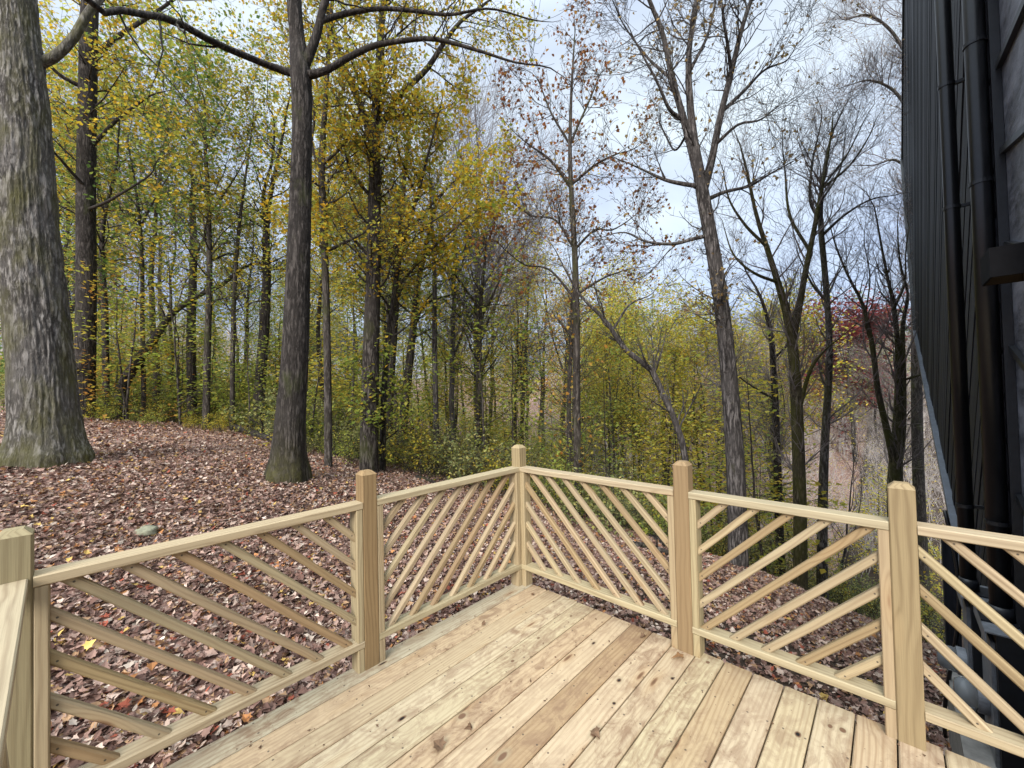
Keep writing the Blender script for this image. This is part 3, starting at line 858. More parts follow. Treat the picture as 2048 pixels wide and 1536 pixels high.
def place_leaves(mb, rng, pos, size, cols, tmpl=QUAD, flat=1.0, droop=.2, curl=None):
    K = len(pos)
    if K == 0: return
    nrm = rng.normal(size=(K, 3)); nrm[:, 2] = np.abs(nrm[:, 2]) + flat; nrm /= np.linalg.norm(nrm, axis=1, keepdims=True)
    dv = rng.normal(size=(K, 3)); dv[:, 2] -= droop
    dv -= (dv * nrm).sum(1, keepdims=True) * nrm; dv /= np.linalg.norm(dv, axis=1, keepdims=True) + 1e-9
    sv = np.cross(nrm, dv)
    tv, tf = tmpl; k = len(tv)
    tv = np.broadcast_to(tv, (K, k, 3))
    if curl is not None:
        tv = tv.copy(); c = rng.normal(size=(K, 1)) * curl; c2 = rng.normal(size=(K, 1)) * curl
        tv[:, :, 2] += c * (tv[:, :, 0] - .4) ** 2 * 2 + c2 * tv[:, :, 1] ** 2 * 3
    V = pos[:, None] + size[:, None, None] * ((tv[:, :, 0:1] - .0) * dv[:, None] + tv[:, :, 1:2] * sv[:, None] + tv[:, :, 2:3] * nrm[:, None])
    F = [ (f[None] + (np.arange(K) * k)[:, None, None]).reshape(-1, f.shape[1]) for f in tf]
    mb.add(V.reshape(-1, 3), F, Col=np.repeat(cols, k, 0))

PAL = {
    'yellow': [((.62, .48, .06), 4), ((.54, .47, .07), 4), ((.40, .43, .07), 3), ((.62, .40, .04), 1)],
    'gold': [((.68, .46, .04), 4), ((.62, .38, .035), 2), ((.50, .45, .07), 4), ((.38, .41, .07), 3)],
    'ygreen': [((.40, .43, .075), 4), ((.29, .36, .065), 4), ((.52, .47, .08), 2.5), ((.19, .26, .055), 2)],
    'green': [((.17, .26, .055), 4), ((.12, .20, .045), 4), ((.27, .34, .07), 3), ((.42, .40, .07), 1.3)],
    'olive': [((.30, .32, .12), 4), ((.40, .40, .15), 3), ((.20, .24, .09), 3), ((.50, .46, .15), 2)],
    'orange': [((.56, .29, .055), 4), ((.60, .38, .07), 3), ((.44, .21, .045), 2), ((.52, .44, .08), 2)],
    'rust': [((.34, .13, .045), 4), ((.26, .10, .04), 4), ((.46, .23, .06), 3), ((.18, .09, .04), 2)],
    'wine': [((.28, .06, .06), 4), ((.20, .05, .055), 3), ((.36, .10, .07), 2)],
    'brownish': [((.38, .27, .13), 3), ((.44, .30, .11), 2), ((.28, .19, .10), 3)],
}
def pick(rng, pal, K, jit=.16):
    p = PAL[pal]; w_ = np.array([x[1] for x in p], float)
    c = np.array([x[0] for x in p])[rng.choice(len(p), K, p=w_ / w_.sum())]
    return c * (1 + rng.uniform(-jit, jit, (K, 1))) * (1 + rng.uniform(-.06, .06, (K, 3)))

def grow(rng, limbs, levels, leaf, sides=12):
    """limbs: list of (P, R); returns three mesh builders: limbs, twigs, leaves"""
    t_, b_, l_ = MB(), MB(), MB()
    for P, R in limbs: tubes(t_, P[None], R[None], sides)
    n = 24
    LP = np.stack([catmull(P, n) if len(P) != n else P for P, R in limbs])
    LR = np.stack([np.interp(np.linspace(0, 1, n), np.linspace(0, 1, len(R)), R) for P, R in limbs])
    LL = np.linalg.norm(np.diff(LP, axis=1), axis=2).sum(1)
    prevP, prevR, prevL = LP, LR, LL
    allP = []
    for k, lv in enumerate(levels):
        lv = dict(lv); per = lv.pop('per'); only = lv.pop('only', None)
        cnt = np.maximum(0, np.round(per * prevL + rng.uniform(-.5, .5, len(prevL)))).astype(int)
        if only is not None:
            msk = np.zeros(len(cnt), int); msk[list(only)] = 1; cnt = cnt * msk
        P, R = spawn(rng, prevP, prevR, cnt, **lv)
        tubes(b_, P, R, 5 if k == 0 else 3)
        allP.append(P)
        prevP, prevR = P, R
        prevL = np.linalg.norm(np.diff(P, axis=1), axis=2).sum(1)
    if leaf:
        src = allP[-1] if not leaf.get('both') else np.concatenate([a if a.shape[1] == allP[-1].shape[1] else a[:, :allP[-1].shape[1]] for a in allP[-2:]])
        if leaf.get('keep') is not None:          # leaves only where the photograph has them: keep(points) -> chance
            ch = leaf['keep'](src[:, -1])
        else: ch = np.ones(len(src))
        K = leaf['n']; B, m, _ = src.shape
        idx = np.repeat(np.arange(B), K)
        f = (leaf.get('t0', .2) + (1 - leaf.get('t0', .2)) * rng.random(len(idx))) * (m - 1); i0 = np.minimum(f.astype(int), m - 2); fr = (f - i0)[:, None]
        pos = src[idx, i0] * (1 - fr) + src[idx, i0 + 1] * fr + rng.normal(size=(len(idx), 3)) * leaf.get('spread', .05)
        kp = rng.random(len(idx)) < ch[idx]; pos = pos[kp]; idx = idx[kp]
        size = leaf['size'] * rng.uniform(.65, 1.25, len(pos))
        pal = leaf['pal']
        if callable(pal): cols = pal(rng, pos)
        else: cols = pick(rng, pal, len(pos))
        cj = rng.uniform(.82, 1.15, B); cols = cols * cj[idx][:, None]
        place_leaves(l_, rng, pos, size, cols, leaf.get('tmpl', QUAD), leaf.get('flat', 1.0), leaf.get('droop', .3))
    return t_, b_, l_

def make_tree(name, loc, limbs, levels, leaf, bark, seed, label=None, cat='tree', group=None, sides=12, loosemat=None):
    rng = np.random.default_rng(seed)
    root = empty(name, loc)
    tag(root, label, cat, group)
    t_, b_, l_ = grow(rng, limbs, levels, leaf, sides)
    t_.build('trunk', M[bark], root, smooth=True, loc=loc)
    if b_.n: b_.build('branches', M[bark], root, smooth=True, loc=loc)
    if l_.n: l_.build('crown', loosemat or M['leaf'], root, loc=loc)
    return root

def hit(px, py, far=60):
    p0 = np.array([0, 0, CAM_H]); d = at(px, py, 1.0) - p0
    t = np.linspace(1, far, 1200); P = p0 + d * t[:, None]
    g = ground(P[:, 0], P[:, 1]); k = np.argmax(P[:, 2] < g)
    return float(t[k]) if P[k, 2] < g[k] else far

def limb_px(pts, Y, ext=0.0, n=26, seed=0, dig=True, wob=.0):
    """a limb traced in the photograph and set at its own distance: points (px, py, width px[, metres nearer/farther])"""
    P, R = [], []
    for q in pts:
        y = Y + (q[3] if len(q) > 3 else 0)
        P.append(at(q[0], q[1], y)); R.append(q[2] * .5 * y / F_PX / math.sqrt(1 + ((q[0] - 1024) / F_PX) ** 2))
    if dig:
        b = P[0].copy(); g = gz(b[0], b[1])
        P.insert(0, np.array([b[0], b[1], min(b[2], g) - .35])); R.insert(0, R[0] * 1.12)
    if ext:
        d = P[-1] - P[-2]; d /= np.linalg.norm(d); d[2] = max(d[2], .3)
        P += [P[-1] + d * ext * .5 + np.array([.1, .15, 0]) * ext * .2, P[-1] + d * ext]; R += [R[-1] * .7, R[-1] * .3]
    rng = np.random.default_rng(seed + 5)
    if not ext and len(P) > 2:
        d = P[-1] - P[-2]; d /= np.linalg.norm(d) + 1e-9; k = Y / 8.5
        for j in range(3):
            d = d + rng.normal(size=3) * .22; d[2] += .10; d /= np.linalg.norm(d)
            P.append(P[-1] + d * .28 * k); R.append(max(R[-1] * .62, .0024))
    Q = catmull(np.concatenate([np.array(P), np.array(R)[:, None]], 1), n)
    if wob:
        k = np.linspace(0, 1, n); env = np.sin(k * PI)
        for f in (2, 3.3, 5.1):
            Q[:, :2] += (env[:, None] * np.sin(k[:, None] * f * PI + rng.uniform(0, 6, 2)) * wob / f)
    return Q[:, :3], np.maximum(Q[:, 3], .002)

# usual branch systems
def lv_spread(s=1.0, d=1.0, t0=.3):
    return [dict(per=3.0 * d, t0=t0, ang=60, L=1.8 * s, rr=.36, rmax=.026, n=7, wig=.16, up=.05, taper=.45),
            dict(per=6.5 * d, t0=.15, ang=46, L=.85 * s, rr=.5, n=6, wig=.18, up=.02, taper=.4),
            dict(per=7.0 * d, t0=.1, ang=44, L=.38 * s, rr=.55, n=4, wig=.2, up=.0, taper=.3)]
def lv_bare(s=1.0, d=1.0, t0=.3):
    return [dict(per=4.2 * d, t0=t0, ang=40, asd=12, L=2.1 * s, rr=.4, rmax=.02, n=8, wig=.12, up=.09, taper=.45),
            dict(per=7.5 * d, t0=.1, ang=36, L=1.15 * s, rr=.5, n=7, wig=.14, up=.06, taper=.4),
            dict(per=3.8 * d, t0=.05, ang=36, L=.5 * s, rr=.6, n=5, wig=.16, up=.04, taper=.3, rmin=.0022)]

def big_trunk(mb, P, R, sides=88, flare=.45, furrow=.05, seed=0, m=150, lobes=5):
    """a thick trunk with a spreading foot and furrowed bark modelled in the surface"""
    Q = catmull(np.concatenate([P, R[:, None]], 1), m); P, R = Q[:, :3], Q[:, 3]
    th = np.arange(sides) / sides * 2 * PI
    s = np.concatenate([[0], np.cumsum(np.linalg.norm(np.diff(P, axis=0), axis=1))])
    hgt = np.maximum(0, s - .45)
    S, T = np.meshgrid(s, th, indexing='ij')
    H = hgt[:, None]
    lob = .5 + .5 * np.cos(T * lobes + 1.3 + seed) * .7 + .3 * np.cos(T * 3 + 2.1 * seed)
    fl = 1 + flare * np.exp(-H / .22) * (.55 + .8 * lob) + .10 * np.exp(-H / .9)
    cs = np.stack([np.cos(T) * 3.2, np.sin(T) * 3.2, S * .55], -1)
    slow = fbm(cs * .5, seed, 3) - .5
    fur = np.abs(fbm(np.stack([np.cos(T) * 9, np.sin(T) * 9, S * 1.5], -1), seed + 40, 4) - .5) * 2
    plate = fbm(np.stack([np.cos(T) * 14, np.sin(T) * 14, S * 7], -1), seed + 80, 3) - .5
    rad = R[:, None] * (fl + slow * .16 + (np.minimum(fur, .35) - .2) * furrow * 3.2 + plate * furrow * .9)
    V = P[:, None] + np.stack([np.cos(T) * rad, np.sin(T) * rad, np.zeros_like(T)], -1)
    i = np.arange(m * sides).reshape(m, sides); j = np.roll(i, -1, 1)
    mo = np.exp(-H / .28) * (.45 + .9 * lob) * (fbm(cs * 1.5, seed + 7, 3) * 1.3)
    mo = np.clip(mo, 0, .9).reshape(-1)
    mb.add(V.reshape(-1, 3), [np.stack([i[:-1].ravel(), j[:-1].ravel(), j[1:].ravel(), i[1:].ravel()], -1)])
    return mo

def hero(label, Y, paths, levels, leaf, bark, seed, name='tree', cat='tree', big=None, ext=3.0, group=None, wob=.03, sides=12, twig=None):
    rng = np.random.default_rng(seed)
    limbs = [limb_px(p, Y, ext if p[-1][1] < 30 and p[-1][2] > 5 else 0, seed=seed + i, dig=(i == 0), wob=wob if i == 0 and not big else wob * .6) for i, p in enumerate(paths)]
    b = limbs[0][0][0]; loc = np.array([b[0], b[1], gz(b[0], b[1])])
    root = tag(empty(name, loc), label, cat, group)
    t_, b_, l_ = grow(rng, limbs[1:] if big else limbs, levels, leaf, sides) if (levels or not big) else (MB(), MB(), MB())
    if big:
        if not levels:
            for P, R in limbs[1:]: tubes(t_, P[None], R[None], sides)
        nb = t_.n; mo = big_trunk(t_, *limbs[0], **big); mo = np.concatenate([np.zeros(nb), mo])
        t_.A['Moss'] = [np.stack([mo, mo, mo], -1)]
    t_.build('trunk', M[bark], root, smooth=True, loc=loc)
    if b_.n: b_.build('branches', M[twig or bark], root, smooth=True, loc=loc)
    if l_.n: l_.build('crown', M['leaf'], root, loc=loc)
    return root

def leafspec(pal, n=4, size=.07, **k): return dict(pal=pal, n=n, size=size, spread=k.pop('spread', .06), **k)
YO = hit(100, 925)
hero('massive pale barked tree with mossy foot, nearest trunk on the leafy bank', YO,
     [[(98, 925, 142), (84, 720, 140), (62, 450, 130), (48, 220, 114), (28, 0, 98)],
      [(52, 150, 34, .05), (80, 126, 30, .1), (112, 112, 25, .15), (150, 72, 22, .25), (190, 8, 20, .4)]],
     [dict(per=1.2, t0=.5, ang=55, L=1.5, rr=.4, rmax=.03, n=6, wig=.16, up=.02), dict(per=3.5, ang=45, L=.7, rr=.5, n=5), dict(per=4, ang=40, L=.3, n=4)],
     leafspec('gold', 3, 0.094), 'bark_pale', 1, big=dict(seed=3, furrow=.06, flare=.30, m=300, sides=170), ext=4)
Y2 = hit(575, 960)
hero('straight dark trunk with a long sagging limb crossing the sky at upper left', Y2,
     [[(573, 957, 68), (582, 820, 58), (592, 690, 53), (599, 450, 46), (603, 250, 41), (601, 150, 44), (596, 95, 34), (588, 0, 30)],
      [(606, 150, 20), (560, 140, 16), (510, 120, 15, -.25), (455, 97, 16, -.6), (400, 70, 17, -.9), (345, 38, 18, -1.2), (290, 27, 18, -1.5), (230, 14, 18, -1.8), (150, -20, 18, -2.1)],
      [(608, 152, 20), (650, 142, 15), (700, 113, 13), (750, 92, 12), (800, 84, 10), (860, 78, 9), (905, 86, 8), (960, 102, 6), (1030, 124, 4), (1090, 132, 3)],
      [(606, 135, 24), (626, 92, 19), (638, 50, 17), (650, 0, 15)],
      [(640, 42, 13), (690, 28, 11, .2), (760, 18, 9, .3), (830, 22, 8, .3), (900, 30, 6, .2), (980, 18, 4, .2), (1060, 38, 3, .3)]],
     [dict(per=2.0, t0=.12, ang=52, asd=14, L=1.15, rr=.36, rmax=.018, n=7, wig=.17, up=.05, taper=.5),
      dict(per=4.6, t0=.15, ang=42, L=.55, rr=.55, n=6, wig=.18, up=.03), dict(per=5, t0=.1, ang=40, L=.28, n=4, wig=.2)],
     leafspec('gold', 1, 0.075, keep=lambda p: np.where(p[:, 0] < -1.2, .55, .12)), 'bark_dark', 2, big=dict(seed=8, furrow=.035, flare=.30, m=200, sides=80), ext=4)
hero('tall dark brown trunk behind the massive pale barked tree', 11.5,
     [[(168, 830, 48), (172, 600, 45), (172, 400, 43), (176, 200, 41), (181, 0, 38)],
      [(174, 300, 12), (225, 250, 9), (285, 200, 6)], [(176, 180, 14), (120, 150, 10, -.4), (70, 100, 6, -.8)], [(178, 120, 16), (240, 70, 12, .3), (320, 20, 8, .5), (400, -40, 6)],
      [(176, 380, 10), (130, 330, 8, -.6), (95, 290, 5, -1)], [(174, 420, 9), (230, 395, 7, -.6), (300, 350, 4, -1)]],
     lv_spread(1.1, .8, .35), leafspec('gold', 3, 0.106), 'bark_dark', 3, sides=20, ext=4)
hero('slim dark trunk standing just right of the trunk with the sagging limb', 7.6,
     [[(657, 937, 17), (656, 800, 16), (651, 600, 15), (645, 430, 15), (642, 330, 14), (648, 240, 11), (655, 150, 9), (664, 20, 8)],
      [(647, 505, 8), (690, 485, 6, .2), (730, 462, 4, .3)], [(643, 340, 9), (625, 290, 7), (628, 230, 5), (618, 160, 4)], [(644, 330, 8), (690, 285, 6), (720, 220, 4)]],
     lv_spread(.8, 1.0, .35), leafspec('gold', 3, 0.075), 'bark_mid', 4)
Y3 = 8.2
hero('forked dark trunk behind the brown railing post, yellow leaves in its upper limbs', Y3,
     [[(738, 948, 40), (741, 700, 34), (746, 500, 29), (750, 360, 25), (752, 270, 21), (757, 150, 16), (768, 0, 12)],
      [(750, 305, 17), (725, 222, 15), (695, 150, 14), (672, 90, 13), (655, 10, 12)],
      [(754, 265, 14), (800, 190, 13), (850, 140, 11), (885, 90, 9), (920, 45, 7), (965, 12, 5)],
      [(748, 400, 8), (700, 340, 6, -.3), (690, 280, 4, -.5)], [(745, 520, 7), (700, 470, 5, -.3), (672, 440, 3)]],
     lv_spread(.95, 1.15, .3), leafspec('gold', 3, 0.072), 'bark_mid', 5, sides=18)
hero('slender leaning tree carrying the densest golden yellow crown in the middle of the wood', 8.6,
     [[(765, 940, 14), (770, 780, 13), (780, 640, 11), (802, 500, 9), (832, 400, 7), (858, 300, 5), (880, 215, 3)],
      [(790, 580, 6), (860, 500, 5), (930, 440, 3)], [(812, 470, 6), (880, 390, 4, .4), (935, 340, 2, .6)], [(835, 395, 5), (800, 310, 4, -.4), (790, 240, 2, -.6)],
      [(783, 620, 5), (740, 560, 4, -.4), (705, 520, 2, -.7)], [(800, 510, 5), (850, 455, 4, -.5), (900, 420, 2, -.9)]],
     [dict(per=4.2, t0=.1, ang=58, L=1.05, rr=.45, rmax=.02, n=6, wig=.15, up=.05, taper=.4), dict(per=6.5, ang=45, L=.55, rr=.55, n=5, wig=.18, up=.0), dict(per=6, ang=45, L=.25, n=4)],
     leafspec(lambda rng, p: np.where((p[:, 2] > 3.2 + rng.normal(size=len(p)) * .9)[:, None], pick(rng, 'gold', len(p)), pick(rng, 'ygreen', len(p))), 9, .09, spread=.10), 'bark_mid', 6)
hero('dark trunk leaning right behind the golden tree, left of two', 11.5, [[(776, 860, 22), (782, 700, 20), (792, 560, 16), (802, 430, 12), (815, 300, 7)]], lv_spread(1.0, .8, .4), leafspec('ygreen', 1, 0.094), 'bark_dark', 7)
hero('dark trunk leaning right behind the golden tree, right of two', 11, [[(803, 880, 19), (815, 750, 17), (828, 650, 15), (838, 560, 12), (862, 450, 8)], [(826, 660, 8), (850, 610, 6), (900, 590, 3)]], lv_spread(.9, .8, .4), leafspec('ygreen', 1, 0.094), 'bark_dark', 8)
hero('thin straight grey trunk between the golden tree and the green crowned tree', 9.8, [[(873, 905, 12), (871, 740, 11), (868, 560, 9), (862, 430, 6), (858, 330, 3)]], lv_spread(.7, .9, .4), leafspec('ygreen', 3, 0.081), 'bark_grey', 9)
hero('thin dark trunk with a small yellow green crown left of the corner post', 10.8, [[(953, 910, 12), (957, 740, 10), (962, 600, 8), (972, 500, 4)], [(960, 640, 6), (990, 580, 4), (1010, 530, 2)], [(961, 620, 5), (925, 570, 4), (905, 540, 2)]],
     lv_spread(.95, .8, .3), leafspec('yellow', 2, 0.088), 'bark_mid', 10)
hero('tall slender tree above the corner post with sparse rust red leaves', 8.4,
     [[(1156, 950, 16), (1154, 800, 15), (1152, 650, 14), (1147, 500, 12), (1142, 380, 10), (1140, 300, 8), (1142, 200, 6), (1146, 120, 4), (1150, 60, 2)],
      [(1141, 375, 6), (1100, 320, 5), (1060, 290, 3), (1035, 270, 2)], [(1142, 370, 6), (1190, 330, 5), (1230, 310, 3), (1265, 300, 2)], [(1147, 495, 6), (1110, 440, 4, .3), (1060, 430, 3, .4), (1020, 400, 2)],
      [(1148, 500, 6), (1190, 460, 4, -.3), (1225, 460, 3, -.4), (1270, 430, 2)], [(1140, 290, 5), (1170, 220, 4), (1200, 150, 2)], [(1140, 290, 5), (1105, 230, 4), (1080, 170, 2)],
      [(1152, 600, 6), (1100, 540, 4, .2), (1050, 530, 3, .3), (1010, 500, 2)], [(1152, 590, 6), (1200, 560, 4, .2), (1250, 540, 2)]],
     [dict(per=6.5, t0=.1, ang=50, L=.95, rr=.45, rmax=.010, n=7, wig=.14, up=.06, taper=.45), dict(per=9, t0=.1, ang=42, L=.42, rr=.6, n=5, wig=.15, up=.05), dict(per=9, ang=40, L=.18, n=4, up=.03)],
     leafspec(lambda rng, p: np.where((p[:, 2] > 3.6 + rng.normal(size=len(p)) * .6)[:, None], pick(rng, 'rust', len(p)), pick(rng, 'orange', len(p))), 1, .07, tmpl=LOBED, droop=1.2, flat=.3, keep=lambda p: np.where(p[:, 2] > 2.8, .8, .4)), 'bark_mid', 11, sides=12)
hero('thin companion trunk just left of the slender rust leaved tree', 10.5, [[(1138, 935, 10), (1140, 790, 9), (1144, 640, 7), (1150, 540, 4)]], lv_bare(.5, .8, .5), leafspec('orange', 1, .06, keep=lambda p: np.full(len(p), .2)), 'bark_mid', 12)
hero('grey trunk bent over to the left, crooked like an elbow, behind the reddish post', 7.6,
     [[(1370, 930, 14), (1352, 850, 13), (1326, 790, 13), (1302, 738, 13), (1272, 716, 12), (1246, 692, 11), (1220, 650, 9), (1190, 618, 7), (1160, 590, 5), (1120, 520, 3)],
      [(1330, 800, 6), (1310, 760, 4, .4), (1305, 690, 3, .6)], [(1225, 660, 5), (1260, 610, 4), (1300, 590, 2)]],
     lv_bare(.55, .9, .35), leafspec('yellow', 2, 0.075, keep=lambda p: np.full(len(p), .3)), 'bark_grey', 13)
Y9 = 6.4
hero('large grey forked tree rising from the slope between the reddish post and right post', Y9,
     [[(1476, 1125, 42), (1471, 900, 38), (1456, 700, 33), (1437, 560, 30), (1416, 440, 28), (1402, 365, 26), (1388, 280, 17), (1376, 170, 14), (1378, 80, 11), (1392, 5, 9)],
      [(1403, 372, 22), (1372, 258, 15), (1345, 160, 12), (1328, 70, 10), (1300, 0, 8)],
      [(1408, 375, 20), (1424, 320, 16), (1441, 230, 14), (1462, 140, 12), (1482, 60, 10), (1502, 0, 9)],
      [(1398, 372, 10), (1365, 368, 9), (1330, 360, 7), (1285, 338, 4), (1240, 320, 2)],
      [(1412, 400, 10), (1450, 384, 8), (1500, 372, 6), (1545, 345, 4), (1590, 320, 2)],
      [(1420, 470, 10), (1385, 478, 8), (1345, 488, 7), (1292, 484, 5), (1250, 465, 3), (1215, 470, 2)],
      [(1365, 240, 9), (1335, 215, 7, -.2), (1310, 150, 5, -.4), (1270, 80, 3, -.5)],
      [(1442, 225, 9), (1490, 180, 7, .3), (1530, 140, 5, .4), (1575, 120, 3, .5)],
      [(1462, 140, 8), (1450, 60, 6, -.3), (1440, 0, 5, -.4)], [(1376, 150, 8), (1410, 80, 6, .3), (1430, 10, 5, .5)],
      [(1345, 160, 7), (1300, 120, 5, .3), (1255, 60, 3, .5), (1230, 10, 2)], [(1384, 250, 7), (1350, 300, 4, .5), (1320, 250, 3, .8)], [(1430, 290, 8), (1475, 250, 6, -.3), (1520, 240, 4, -.5), (1560, 210, 2)]],
     [dict(per=5.0, t0=.22, ang=46, asd=14, L=1.0, rr=.42, rmax=.013, n=7, wig=.17, up=.05, taper=.4),
      dict(per=8.0, t0=.1, ang=42, L=.52, rr=.58, n=6, wig=.18, up=.02), dict(per=5.5, t0=.1, ang=40, L=.25, n=4, wig=.2)],
     leafspec('brownish', 2, .055, tmpl=LOBED, droop=1.0, flat=.3, keep=lambda p: np.clip((fbm(p * 1.9, 31, 2) - .52) * 6, 0, .85)), 'bark_grey', 14, sides=18, ext=2.5)
hero('mossy dark double limbed trunk right of the large grey forked tree', 8.6,
     [[(1601, 1185, 30), (1599, 950, 27), (1592, 760, 24), (1580, 650, 20), (1556, 565, 14), (1530, 485, 11), (1512, 430, 8), (1495, 350, 6), (1480, 290, 3)],
      [(1585, 680, 17), (1602, 600, 14), (1617, 510, 12), (1632, 430, 10), (1650, 340, 7), (1665, 250, 4)],
      [(1530, 490, 8), (1490, 450, 6), (1460, 400, 4), (1445, 340, 2)], [(1618, 500, 8), (1580, 430, 6, .3), (1570, 350, 4, .5), (1565, 290, 2)], [(1596, 830, 10), (1620, 740, 8, -.3), (1650, 700, 5, -.5)],
      [(1556, 565, 8), (1505, 545, 6, -.2), (1470, 510, 4, -.3), (1450, 460, 2)], [(1640, 380, 7), (1700, 330, 5, .2), (1740, 270, 3, .4)]],
     lv_bare(.62, .95, .25), leafspec('brownish', 1, .05, keep=lambda p: np.full(len(p), .05)), 'bark_moss', 15, sides=14, twig='twig')
hero('pale spotted thin trunk just right of the mossy double limbed trunk', 9.0,
     [[(1645, 1170, 24), (1648, 980, 20), (1650, 850, 17), (1656, 700, 14), (1650, 560, 13), (1640, 440, 12), (1645, 360, 8), (1660, 280, 5), (1690, 210, 3)],
      [(1640, 440, 9), (1620, 400, 7), (1625, 330, 5), (1640, 250, 3)], [(1645, 470, 8), (1690, 430, 6), (1740, 400, 4), (1790, 390, 2)], [(1652, 600, 7), (1625, 570, 5), (1600, 520, 3)], [(1648, 370, 6), (1700, 300, 4), (1735, 230, 2)], [(1644, 400, 6), (1680, 340, 4, .4), (1690, 280, 2, .5)]],
     lv_bare(.62, .95, .3), leafspec('brownish', 1, .05, keep=lambda p: np.full(len(p), .12)), 'bark_pale', 16, sides=14, twig='twig')
hero('moss covered tree splitting into three stems behind the right post', 9.2,
     [[(1790, 1010, 34), (1793, 930, 30), (1796, 880, 24), (1797, 780, 14), (1795, 700, 12), (1788, 620, 10), (1775, 560, 7), (1762, 490, 5), (1750, 420, 3)],
      [(1790, 930, 20), (1772, 850, 15), (1756, 780, 13), (1744, 690, 11), (1725, 610, 8), (1700, 560, 6), (1675, 500, 4), (1660, 450, 2)],
      [(1797, 920, 20), (1806, 850, 15), (1806, 740, 12), (1804, 650, 10), (1815, 590, 6), (1800, 520, 4), (1795, 440, 2)],
      [(1788, 620, 6), (1810, 560, 4), (1815, 480, 3)], [(1744, 690, 6), (1730, 640, 4), (1740, 560, 3), (1730, 490, 2)], [(1806, 760, 7), (1840, 750, 5, -.2), (1880, 735, 3, -.4)]],
     lv_bare(.6, .95, .35), None, 'bark_moss', 17, sides=14, twig='twig')
hero('dark thin trunk with drooping side branches left of the mossy double limbed trunk', 11, [[(1556, 960, 17), (1552, 850, 15), (1546, 740, 13), (1540, 660, 10), (1520, 590, 6), (1490, 540, 3)], [(1550, 800, 6), (1500, 770, 4), (1460, 740, 2)], [(1545, 720, 6), (1580, 680, 4), (1590, 620, 2)]], lv_bare(.6, 1.0, .3), None, 'bark_dark', 18, twig='twig')
hero('leafless tree behind the house with fine twigs reaching past its roof edge', 16.5, [[(1835, 900, 26), (1832, 600, 22), (1828, 380, 18), (1822, 200, 14), (1815, 0, 10)], [(1824, 230, 9), (1785, 180, 7), (1740, 160, 5), (1700, 170, 2)], [(1820, 120, 9), (1780, 60, 7), (1735, 30, 5), (1690, 40, 2)], [(1828, 350, 8), (1790, 320, 6), (1750, 330, 3)]],
     lv_bare(1.0, 1.0, .3), leafspec('brownish', 1, .09, keep=lambda p: np.full(len(p), .10)), 'bark_mid', 19, twig='twig')
# left wood, traced trunks
hero('dark reddish forked trunk left of the trunk with the sagging limb', 12.5, [[(517, 810, 24), (526, 690, 22), (534, 560, 18), (533, 450, 14), (545, 370, 9), (562, 290, 6), (575, 210, 4)], [(533, 455, 9), (527, 390, 8), (545, 320, 6), (548, 240, 4)]], lv_spread(.9, .9, .4), leafspec('yellow', 2, 0.094), 'bark_dark', 20)
hero('straight grey trunk with a dark green crown in the middle of the left wood', 11.6, [[(412, 865, 17), (415, 700, 15), (420, 560, 13), (418, 420, 10), (410, 300, 8), (408, 190, 4)], [(419, 520, 6), (370, 450, 4), (340, 400, 2)], [(418, 430, 6), (460, 370, 4), (490, 320, 2)], [(412, 330, 5), (380, 270, 4), (350, 210, 2)], [(411, 300, 5), (440, 240, 3), (470, 190, 2)]],
     lv_spread(1.1, .8, .35), leafspec('green', 2, 0.106), 'bark_mid', 21)
hero('thin trunk with a dark green crown between the tall brown trunk and straight grey trunk', 13, [[(288, 830, 11), (285, 640, 10), (284, 500, 8), (272, 380, 6), (255, 280, 3)], [(283, 450, 5), (320, 380, 4), (350, 330, 2)], [(280, 420, 5), (230, 360, 4), (200, 330, 2)]], lv_spread(1.3, .75, .35), leafspec('green', 2, 0.119), 'bark_mid', 22)
hero('broken dead snag without leaves beside the straight grey trunk', 13.5, [[(384, 820, 22), (382, 650, 20), (388, 500, 16), (384, 410, 13), (386, 366, 9)], [(386, 520, 7), (410, 470, 5), (405, 430, 3)]], [dict(per=.8, t0=.5, ang=60, L=.6, rr=.4, n=5)], None, 'bark_dark', 23)
hero('thin leaning trunk right of the straight grey trunk, yellowing leaves', 12, [[(464, 880, 11), (466, 660, 10), (476, 480, 8), (492, 350, 5), (505, 250, 3)]], lv_spread(1.0, 1.0, .35), leafspec('yellow', 2, 0.100), 'bark_mid', 24)
hero('crooked trunk directly right of the tall brown trunk', 13.2, [[(214, 850, 17), (210, 640, 15), (205, 500, 12), (212, 420, 9), (232, 330, 6), (240, 230, 3)], [(207, 560, 6), (180, 500, 4)]], lv_spread(1.1, .7, .4), leafspec('ygreen', 2, 0.113), 'bark_dark', 25)
hero('dead trunk leaning far over to the right in the left wood', 12.8, [[(243, 785, 28), (270, 730, 24), (302, 688, 20), (345, 628, 15), (400, 590, 11), (440, 572, 9), (490, 532, 7), (535, 526, 4)], [(345, 630, 8), (320, 580, 5)]], [dict(per=1.2, t0=.4, ang=55, L=.9, rr=.4, n=5), dict(per=2.5, ang=45, L=.4, n=4)], None, 'bark_dark', 26, name='leaning_dead_tree', cat='dead tree')

